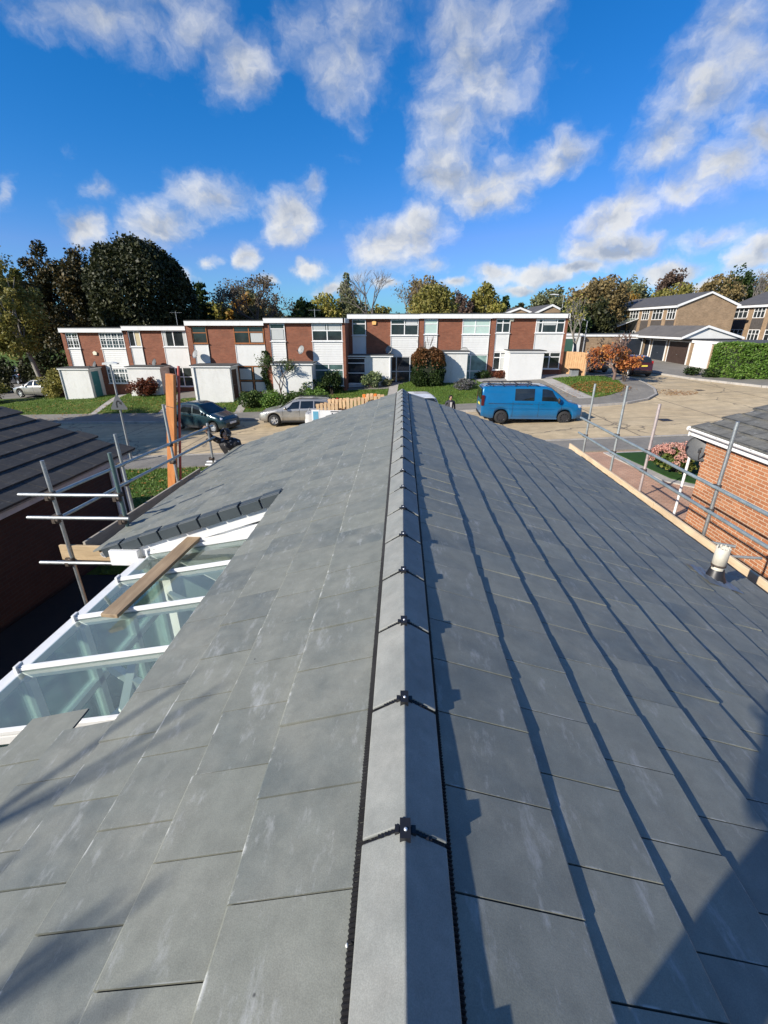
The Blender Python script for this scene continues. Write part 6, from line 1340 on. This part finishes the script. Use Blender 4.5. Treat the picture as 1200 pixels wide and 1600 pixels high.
def bare(label, x, y, h, spread, mat, zg=None, depth=5, leaves=None, seed=1, rt=None, name='tree', rmin=.012, group=None, start=.28, cat='tree'):
    rng = random.Random(seed); z = G(x, y) if zg is None else zg; t = thing(name, label, cat, (x, y, z), 0, group); mb = MB(); tips = []
    def grow(p, d, ln, r, k):
        q = p+d*ln*.5+Vector((rng.uniform(-1, 1), rng.uniform(-1, 1), rng.uniform(-.3, .6)))*ln*.06; e = q+(d+Vector((rng.uniform(-1, 1), rng.uniform(-1, 1), rng.uniform(-.2, .5)))*.18).normalized()*ln*.5
        n = 7 if k < 2 else (5 if k < 4 else 4); mb.poly([tuple(p), tuple(q), tuple(e)], [r, r*.85, r*.68], n)
        if k >= depth: tips.append(e); tips.append(q); return
        for i in range(3 if k < depth-1 else 4):
            dd = (e-q).normalized(); s = spread*rng.uniform(.5, 1.2); a = rng.uniform(0, 6.28); o = dd.orthogonal().normalized(); o = Quaternion(dd, a) @ o
            nd = (dd+o*s+Vector((0, 0, .16))).normalized(); st = e if i < 2 else q.lerp(e, rng.uniform(.2, .9)); grow(st, nd, ln*rng.uniform(.58, .8), max(rmin, r*rng.uniform(.45, .66)), k+1)
    grow(Vector((0, 0, -.2)), Vector((rng.uniform(-.06, .06), 0, 1)), h*start, rt or h*.02, 0)
    # scale so that the tree reaches the wanted height
    hz = max(v[2] for v in mb.V); f = h/hz; mb.V = [(a*f, b*f, c*f) for a, b, c in mb.V]
    mb.build('trunk', mat, t)
    if leaves:
        lm, n, size, lo, hi = leaves; T = np.array([tuple(p*f) for p in tips]); T = T[(T[:, 2] > h*lo) & (T[:, 2] < h*hi)]; r2 = np.random.default_rng(seed)
        P = T[r2.integers(0, len(T), n)]+r2.normal(0, size*2.2, (n, 3)); leafobj('crown', leafquads(P, size, .62, r2), lm, t)
    return t
L_OLIVE = leafm('leaf_olive', [(0.088, 0.094, 0.020), (0.194, 0.188, 0.044), (0.338, 0.288, 0.081)]); L_YEL = leafm('leaf_yellow_green', [(0.103, 0.115, 0.021), (0.230, 0.230, 0.040), (0.391, 0.322, 0.081)]); L_BRN = leafm('leaf_brown_olive', [(0.094, 0.075, 0.033), (0.188, 0.144, 0.060), (0.312, 0.231, 0.100)])
L_OR = leafm('leaf_orange', [(.16, .075, .015), (.32, .18, .03), (.42, .27, .06)]); L_RED = leafm('leaf_red_orange', [(.22, .06, .025), (.46, .15, .05), (.56, .27, .07)]); L_GREY = leafm('leaf_grey_green', [(0.069, 0.086, 0.040), (0.149, 0.167, 0.075), (0.253, 0.253, 0.127)]); L_DEEP = leafm('leaf_deep', [(.010, .014, .005), (.024, .030, .009), (.055, .058, .020)], .15); L_DEEPR = leafm('leaf_deep_rusty', [(.010, .014, .005), (.026, .030, .010), (.11, .075, .020)], .15)
L_RUST = leafm('leaf_rust_red', [(.04, .012, .008), (.13, .035, .018), (.2, .07, .03)]); L_HEDGE = leafm('leaf_hedge', [(0.043, 0.094, 0.014), (0.094, 0.190, 0.026), (0.174, 0.258, 0.054)]); L_BUSHTOP = leafm('leaf_bush_bronze', [(.05, .03, .012), (.15, .07, .025), (.22, .10, .04)])
tree('big dark domed tree with a dense rounded crown behind the end house', -25.5, 48, 11.8, (4.75, 4.6, 5.3), L_DEEP, 42000, .15, 110, .22, 'dome')
tree('tall dark tree with rusty top left of the domed tree', -34.3, 50, 12.2, (3.9, 3.8, 5.8), L_DEEPR, 26000, .15, 110, .24)
tree('yellow-green tree with pale leaning trunk at the left edge', -30.8, 39, 9.7, (2.5, 2.6, 4.4), L_OLIVE, 11000, .13, 75, .24, bark=m_barkp, lean=(-1.4, 0))
bare('thin twiggy tree against the sky at the left edge', -41, 46, 14.0, .6, m_twig, leaves=(L_GREY, 1500, .14, .4, 1.1), seed=3)
tree('black-green tree filling the gap behind the leaning trunk', -43, 52, 10.5, (5.5, 4, 5), L_DEEP, 9000, .25, 60, .3)
tree('dark conifer with layered branches beside the domed tree', -23.0, 56, 9.6, (2.6, 2.6, 4), L_DARK, 6000, .19, kind='conifer')
tree('yellow-green rounded tree right of the dark conifer', -22.6, 60, 7.4, (2.0, 2, 2.2), L_YEL, 3500, .2)
tree('golden tinted tree behind the brown framed house', -19.6, 60, 8.0, (2.4, 2, 2.6), L_OR, 3500, .2)
tree('pale green tree with a soft round top behind the golden tree', -20.6, 66, 9.3, (2.6, 2, 2.6), L_GREY, 3000, .2)
bare('wide twiggy brown tree behind the middle of the terrace', -14.9, 54, 9.9, .78, m_twig, leaves=(leafm('leaf_grey_brown', [(.06, .048, .032), (.12, .095, .06), (.19, .15, .09)]), 2600, .12, .25, .96), seed=9, start=.2)
tree('dark evergreen mass right of the wide twiggy tree', -11.4, 58, 7.5, (2.4, 2, 2.6), L_DARK, 4200, .2)
tree('dark low tree left of the wide twiggy tree', -17.6, 57, 7.2, (2, 2, 2.6), L_BRN, 3200, .2)
tree('yellow-green weeping tree left of the slim grey tree', -9.4, 60, 8.3, (2.4, 2, 3.4), L_YEL, 3600, .17, kind='willow')
tree('slim grey-green tree with a pointed ragged top', -6.9, 62, 11.3, (1.25, 1.2, 5.2), L_GREY, 4600, .18, 80, .42)
tree('grey-green bush-like tree at the foot of the slim tree', -6.1, 60, 8.0, (2.0, 1.6, 3.2), L_GREY, 3600, .18)
bare('leafless tree with spreading branches against the clouds', -3.1, 58, 10.2, .62, M('grey_twig', (.16, .14, .125), .9, .3, 3), seed=21)
tree('low olive tree below the leafless tree', -2.9, 62, 7.0, (1.7, 1.6, 2.4), L_OLIVE, 2600, .18)
bare('pale brown leafless tree left of the weeping willow', .9, 63, 9.8, .66, M('grey_twig', (1, 1, 1)), leaves=(L_BRN, 900, .13, .4, 1), seed=5)
tree('olive weeping willow with long hanging strands behind the terrace', 3.6, 57, 9.0, (3.0, 2.4, 3.6), L_OLIVE, 7000, .16, kind='willow')
tree('dark brown round tree rising behind the willow', 3.6, 68, 10.7, (2.9, 2.4, 3.0), L_BRN, 4200, .2)
tree('reddish brown tree right of the willow', 7.6, 64, 8.9, (1.8, 1.6, 2.8), leafm('leaf_purple_brown', [(.06, .04, .032), (.12, .08, .06), (.19, .13, .095)]), 3000, .17)
tree('round-topped olive tree behind the house with green blinds', 10.6, 65, 9.8, (2.0, 1.8, 2.9), L_OLIVE, 4200, .18)
tree('small yellow tree in front of the round-topped olive tree', 11.9, 62, 7.3, (1.2, 1.2, 1.6), L_YEL, 1800, .16)
tree('dark conifer behind the end of the terrace, the taller one', 14.0, 68, 8.6, (1.7, 1.5, 3), L_DARK, 3000, .18, kind='conifer')
tree('dark conifer behind the end of the terrace, the shorter one', 16.2, 68, 7.7, (1.5, 1.5, 3), L_DEEP, 2600, .18, kind='conifer')
tree('airy dark tree with a broad loose top near the slim street lamp', 20.4, 70, 10.0, (2.6, 2.2, 3.4), L_GREY, 3600, .19, 50, .24)
tree('dark green tree under the airy tree beside the slim lamp', 22.2, 66, 7.6, (2.4, 2, 2.8), L_DEEP, 4600, .2)
bare('pale birch with a few gold leaves at the end of the terrace', 16.2, 44.5, 6.0, .55, m_barkp, leaves=(L_YEL, 260, .10, .4, 1), seed=31, depth=4)
tree('large brown-olive tree left of the long buff terrace', 29.2, 76, 11.4, (5.2, 4, 5), L_BRN, 11000, .23, 110, .22)
tree('dark evergreen standing in front of the brown-olive tree', 27.4, 70, 7.8, (3.0, 2.4, 3.0), L_DEEP, 6000, .22)
tree('olive tree rising behind the left end of the buff terrace', 34.5, 90, 11.0, (3.6, 3, 4), L_OLIVE, 4800, .24)
tree('bright orange tree low beside the left end of the buff terrace', 36.5, 92, 9.0, (2.8, 2, 2.0), L_OR, 2600, .22)
for i, (x, y, tp, rr, m, lab) in enumerate([(42, 96, 11.2, 4.5, L_OR, 'golden brown tree on the far hillside above the buff terrace roof'), (47, 104, 13.8, 4.2, L_GREY, 'grey-green tree on the far hillside behind the golden tree'), (53, 98, 12.6, 4.8, L_OLIVE, 'olive tree on the far hillside above the blank gable'), (57, 108, 15.3, 3.6, MATS['leaf_purple_brown'], 'purple-brown round tree topping the far hillside'), (62, 100, 13.8, 4.6, L_BRN, 'brown tree on the far hillside right of the gable'), (68, 104, 14.8, 4.6, L_DARK, 'dark tree on the far hillside near the distant lamp'), (74, 98, 14.6, 5.0, L_OLIVE, 'olive tree on the far hillside at the right edge'), (80, 108, 17.0, 5.4, L_BRN, 'tall brown tree on the far hillside at the right edge')]):
    tree(lab, x, y, tp, (rr, rr*.8, 4.6), m, 5200, .25, 70, .26, zg=2)
bare('leafless grey tree showing between the hillside trees', 66, 96, 12.5, .6, M('grey_twig', (1, 1, 1)), zg=2, seed=12)
tree('dark evergreen beside the end of the terrace hiding the house behind', 18.9, 54.5, 7.0, (1.9, 1.8, 2.6), L_DARK, 4200, .17)
# distant wood closing the horizon
def far_wood():
    rng = np.random.default_rng(4); P = []
    for i in range(150):
        x = rng.uniform(-130, 150); y = rng.uniform(112, 150); h = rng.uniform(6.5, 9.5)+max(0, (x-30)*.06); r = rng.uniform(3, 6)
        P.append(crown_pts(420, (x, y, h-2.6), (r, r, 3.6), 22, .35, rng)); P.append(np.stack([x+rng.normal(0, r*.6, 120), y+rng.normal(0, 1, 120), rng.uniform(0, h-2, 120)], 1))
    o = leafobj('far_wood', leafquads(np.concatenate(P), .42, .7, rng), leafm('leaf_far_wood', [(.03, .035, .015), (.07, .065, .028), (.13, .11, .05)])); setp(o, 'far belt of autumn woodland along the horizon', 'wood', kind='stuff')
far_wood()
def shrub(label, x, y, R, mat, n=1600, leaf=.07, clumps=30, cr=.34, name='shrub', z=None, cz=None, extra=None, boxy=False):
    zz = G(x, y)+.12 if z is None else z; t = thing(name, label, 'shrub', (x, y, zz)); rng = np.random.default_rng(int(abs(x*53+y*17))+2); c = R[2]*.82 if cz is None else cz
    mb = MB()
    for i in range(9):
        a = i*.7+.2; e = Vector((math.cos(a)*R[0]*.6, math.sin(a)*R[1]*.6, c+R[2]*rng.uniform(-.1, .6))); mb.poly([(math.cos(a)*.05, math.sin(a)*.05, -.1), tuple(e*.5+Vector((0, 0, c*.2))), tuple(e)], [.022, .016, .006], 5)
    mb.build('stem', m_twig, t)
    if boxy:
        d = rng.normal(size=(n, 3)); d /= np.linalg.norm(d, axis=1)[:, None]; q = np.sign(d)*np.abs(d)**.55; P = np.array([0, 0, c])+q*np.array(R)*(rng.uniform(.86, 1.03, n)*(1+.05*np.sin(q[:, 0]*8+q[:, 2]*6)))[:, None]
    else: P = crown_pts(n, (0, 0, c), R, clumps, cr, rng, .4)
    P = P[P[:, 2] > -.05]
    if boxy:
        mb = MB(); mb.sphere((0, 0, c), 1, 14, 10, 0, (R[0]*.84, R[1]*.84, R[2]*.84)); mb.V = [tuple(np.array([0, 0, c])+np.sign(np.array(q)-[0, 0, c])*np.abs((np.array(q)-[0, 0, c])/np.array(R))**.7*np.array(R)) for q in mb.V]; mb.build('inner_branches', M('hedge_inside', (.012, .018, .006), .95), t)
    if extra:
        cut = extra[0]+rng.normal(0, .22, len(P)); up = P[:, 2] > cut; leafobj('foliage', leafquads(P[~up], leaf, .62, rng), mat, t); leafobj('bronze_top' if len(extra) < 3 else extra[2], leafquads(P[up], leaf, .62, rng), extra[1], t)
    else: leafobj('foliage', leafquads(P, leaf, .62, rng), mat, t)
    return t
shrub('tall clipped bush with bronze top and dark green base before the terrace', 1.95, 34.1, (1.18, 1.0, 1.30), L_DARK, 15000, .075, boxy=True, cz=1.22, extra=(1.5, L_BUSHTOP))
bare('upright thin shoots sticking out above the clipped bush', 1.9, 34.2, 3.3, .3, m_twig, zg=G(1.9, 34.2)+.2, depth=3, seed=8, rt=.03, name='shrub', cat='shrub', start=.5)
shrub('pale green leafy shrub under the windowed porch', -2.2, 34.1, (.85, .7, .62), leafm('leaf_light_green', [(.05, .09, .02), (.13, .18, .06), (.32, .36, .2)]), 1800, .075)
shrub('low white-flecked plant at the foot of the porch wall', -1.0, 34.4, (.5, .4, .3), L_GREY, 700, .06)
shrub('dark bush against the end pier of the middle block', -4.9, 32.6, (.9, .7, .9), L_DARK, 2400, .07)
shrub('dark green bush left of the bush by the end pier', -6.4, 32.3, (.95, .7, .75), L_GREEN, 2200, .07)
bare('woody climber with small leaves over the white porch', -8.3, 31.7, 2.9, .75, m_twig, zg=G(-8.3, 31.7)+.1, depth=4, seed=14, leaves=(L_GREEN, 1500, .05, .1, 1), rt=.05, name='climber', cat='shrub', start=.3)
for i, (x, y, rx, lab) in enumerate([(-10.0, 30.4, 1.0, 'leftmost mound of the overgrown green bank behind the estate car'), (-8.6, 30.2, 1.1, 'green mound of the overgrown bank above the estate car bonnet'), (-7.1, 30.0, 1.1, 'green mound of the overgrown bank above the estate car roof'), (-5.6, 30.3, 1.0, 'rightmost mound of the overgrown green bank near the pallets')]): shrub(lab, x, y, (rx, .9, .62), L_HEDGE if i % 2 else L_GREEN, 2400, .07)
shrub('small white flowering plant by the middle porches', -9.3, 31.6, (.3, .3, .5), leafm('leaf_white_flower', [(.1, .13, .05), (.4, .42, .35)]), 500, .05)
shrub('rust-red bush in front of the second porch from the left', -19.6, 34.6, (1.15, .8, .9), L_RUST, 2600, .075)
shrub('yellow-green bush beside the silver car at the end house', -27.6, 36.4, (1.4, 1.2, 1.25), L_OLIVE, 3400, .09)
shrub('dark rounded bush at the corner of the left lawn', -32.2, 34.6, (1.7, 1.2, 1.1), L_OLIVE, 2600, .1)
shrub('black-green bush under the trees at the left edge', -38, 42, (2.6, 1.6, 1.9), L_DEEP, 3000, .14)
shrub('shadowy bush behind the silver car', -33.5, 42.5, (2.8, 1.6, 2.2), L_DEEP, 3200, .14)
shrub('dark bush under the domed tree behind the end house', -29.6, 43.5, (2.2, 1.6, 2.6), L_DEEP, 3200, .13)
shrub('grey-green lavender clump on the middle lawn', 4.4, 32.3, (.85, .6, .45), leafm('leaf_lavender', [(.07, .075, .06), (.14, .14, .13), (.20, .19, .21)]), 1600, .05)
shrub('low dark plants along the wall of the house with green blinds', 6.2, 35.5, (.7, .4, .4), L_DARK, 900, .06)
shrub('low rusty plants beside the white slatted porch', 7.4, 35.2, (.6, .4, .35), L_RUST, 700, .06)
bare('bare multi-stem bush with orange and red leaves on the corner lawn', 14.95, 33.4, 3.2, .95, M('twig_pinkish', (.15, .095, .075), .9, .3, 3), zg=G(14.95, 33.4)+.1, depth=6, leaves=(L_RED, 2300, .075, .28, .66), seed=17, rt=.05, name='shrub', cat='shrub', start=.13, rmin=.008)
shrub('orange leaved low bush growing against the bare bush', 15.6, 33.2, (1.0, .9, .62), L_RED, 1000, .075, cz=1.25)
def hedge():
    t = thing('clipped_hedge', 'long clipped green hedge beside the white garage door', 'hedge', (26, 32.6, 1.0)); rng = np.random.default_rng(3); a, b = np.array([22.35, 34.9]), np.array([33, 26.0]); d = b-a; L = np.linalg.norm(d); d /= L; nv = np.array([-d[1], d[0]]); P = []
    n = 42000; u = rng.uniform(0, L, n); face = rng.integers(0, 4, n); w = rng.uniform(0, 1.5, n); zz = rng.uniform(0, 2.25, n)
    und = .07*np.sin(u*1.7)+.05*np.sin(u*4.1+zz*2)+rng.normal(0, .035, n)
    w = np.where(face == 0, 0+und, np.where(face == 1, 1.5+und, w)); zz = np.where(face == 2, 2.25+und*.8, zz); u = np.where(face == 3, und+.05, u)
    zg = np.array([G(a[0]+d[0]*q, a[1]+d[1]*q) for q in u])-1.0+.1
    P = np.stack([a[0]+d[0]*u+nv[0]*w-26, a[1]+d[1]*u+nv[1]*w-32.6, zz+zg], 1); leafobj('foliage', leafquads(P, .075, .65, rng), L_HEDGE, t)
    mb = MB(); c = [(a, .12), (b, .12), (b, 1.38), (a, 1.38)]; pts = [tuple(p+nv*o) for p, o in c]; pts[0] = tuple(np.array(pts[0])+d*.12); pts[3] = tuple(np.array(pts[3])+d*.12)
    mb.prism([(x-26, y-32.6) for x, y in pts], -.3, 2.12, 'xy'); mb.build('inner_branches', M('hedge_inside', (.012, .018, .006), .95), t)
hedge()
for i, (x, y, lab) in enumerate([(22.0, 36.3, 'small dark shrub at the foot of the white garage door'), (22.6, 34.9, 'small spreading shrub at the hedge end'), (23.6, 33.4, 'low shrub tucked under the hedge front')]): shrub(lab, x, y, (.75, .6, .35), L_DARK if i < 2 else L_HEDGE, 900, .07)
def hydrangea():
    t = thing('hydrangea', 'hydrangea bush covered in dusty pink flower heads on the dark turf', 'shrub', (8.95, 14.35, G(8.95, 14.3)+.11)); rng = np.random.default_rng(8)
    mb = MB()
    for i in range(12): a = i*.55; mb.poly([(.05*math.cos(a), .05*math.sin(a), -.05), (.35*math.cos(a), .3*math.sin(a), .4), (.55*math.cos(a), .5*math.sin(a), .62)], [.014, .011, .006], 5)
    mb.build('stem', m_twig, t)
    leafobj('foliage', leafquads(crown_pts(3000, (0, 0, .42), (.72, .66, .42), 45, .25, rng, .5), .05, .75, rng), leafm('leaf_hydrangea', [(.03, .06, .012), (.08, .13, .025), (.22, .22, .06)]), t)
    lm = leafm('pink_flower', [(.36, .15, .12), (.55, .28, .23), (.62, .42, .33)], .2)
    for i in range(40):
        th = rng.uniform(0, 6.28); ph = rng.uniform(-.15, 1.45); c = np.array([math.cos(th)*math.cos(ph)*.80, math.sin(th)*math.cos(ph)*.70, .46+.44*math.sin(ph)]); r = rng.uniform(.085, .125); m = 90
        d = rng.normal(size=(m, 3)); d /= np.linalg.norm(d, axis=1)[:, None]; leafobj('flower_head', leafquads(c+d*r*np.array([1, 1, .75]), .024, .9, rng), lm, t)
hydrangea()
# trees to the left and behind the camera that throw their shade on the roof and the road
bare('leafless tree behind the photographer whose branches shadow the left roof', -7.9, -3.65, 7.1, .38, m_bark, seed=41, depth=4, rmin=.012, rt=.08)
bare('leafless tree farther back whose branches streak the near roof', -16.5, -6.4, 11.0, .6, m_bark, seed=44, depth=5, rmin=.012)
tree('broad leafy tree left of the near bungalow shading the road', -28.7, 12.7, 9.6, (5.4, 5.4, 4.2), L_DARK, 8000, .3)
tree('tall leafy tree beyond the left bungalow shading the parked hatchback', -32.4, 17.6, 9.2, (5.2, 5.2, 4.0), L_OLIVE, 8000, .3)
GROUPS = {'terraced_house': 'terraced houses around the close', 'satellite_dish': 'satellite dishes on the houses', 'parked_car': 'cars parked around the close', 'garage': 'garages in the side road', 'street_lamp': 'street lamps', 'wheelie_bin': 'wheelie bins by the garage', 'drain_cover': 'drain covers in the road', 'tv_aerial': 'aerials on the flat roofs', 'tree': 'trees around and behind the houses', 'shrub': 'shrubs in the front gardens', 'neighbour_bungalow': 'bungalows either side', 'scaffold': 'scaffolds along the eaves'}
for o in col.objects:
    if o.parent is None and 'label' in o and 'group' not in o:
        k = o.name.split('.')[0]
        if k in GROUPS: o['group'] = GROUPS[k]
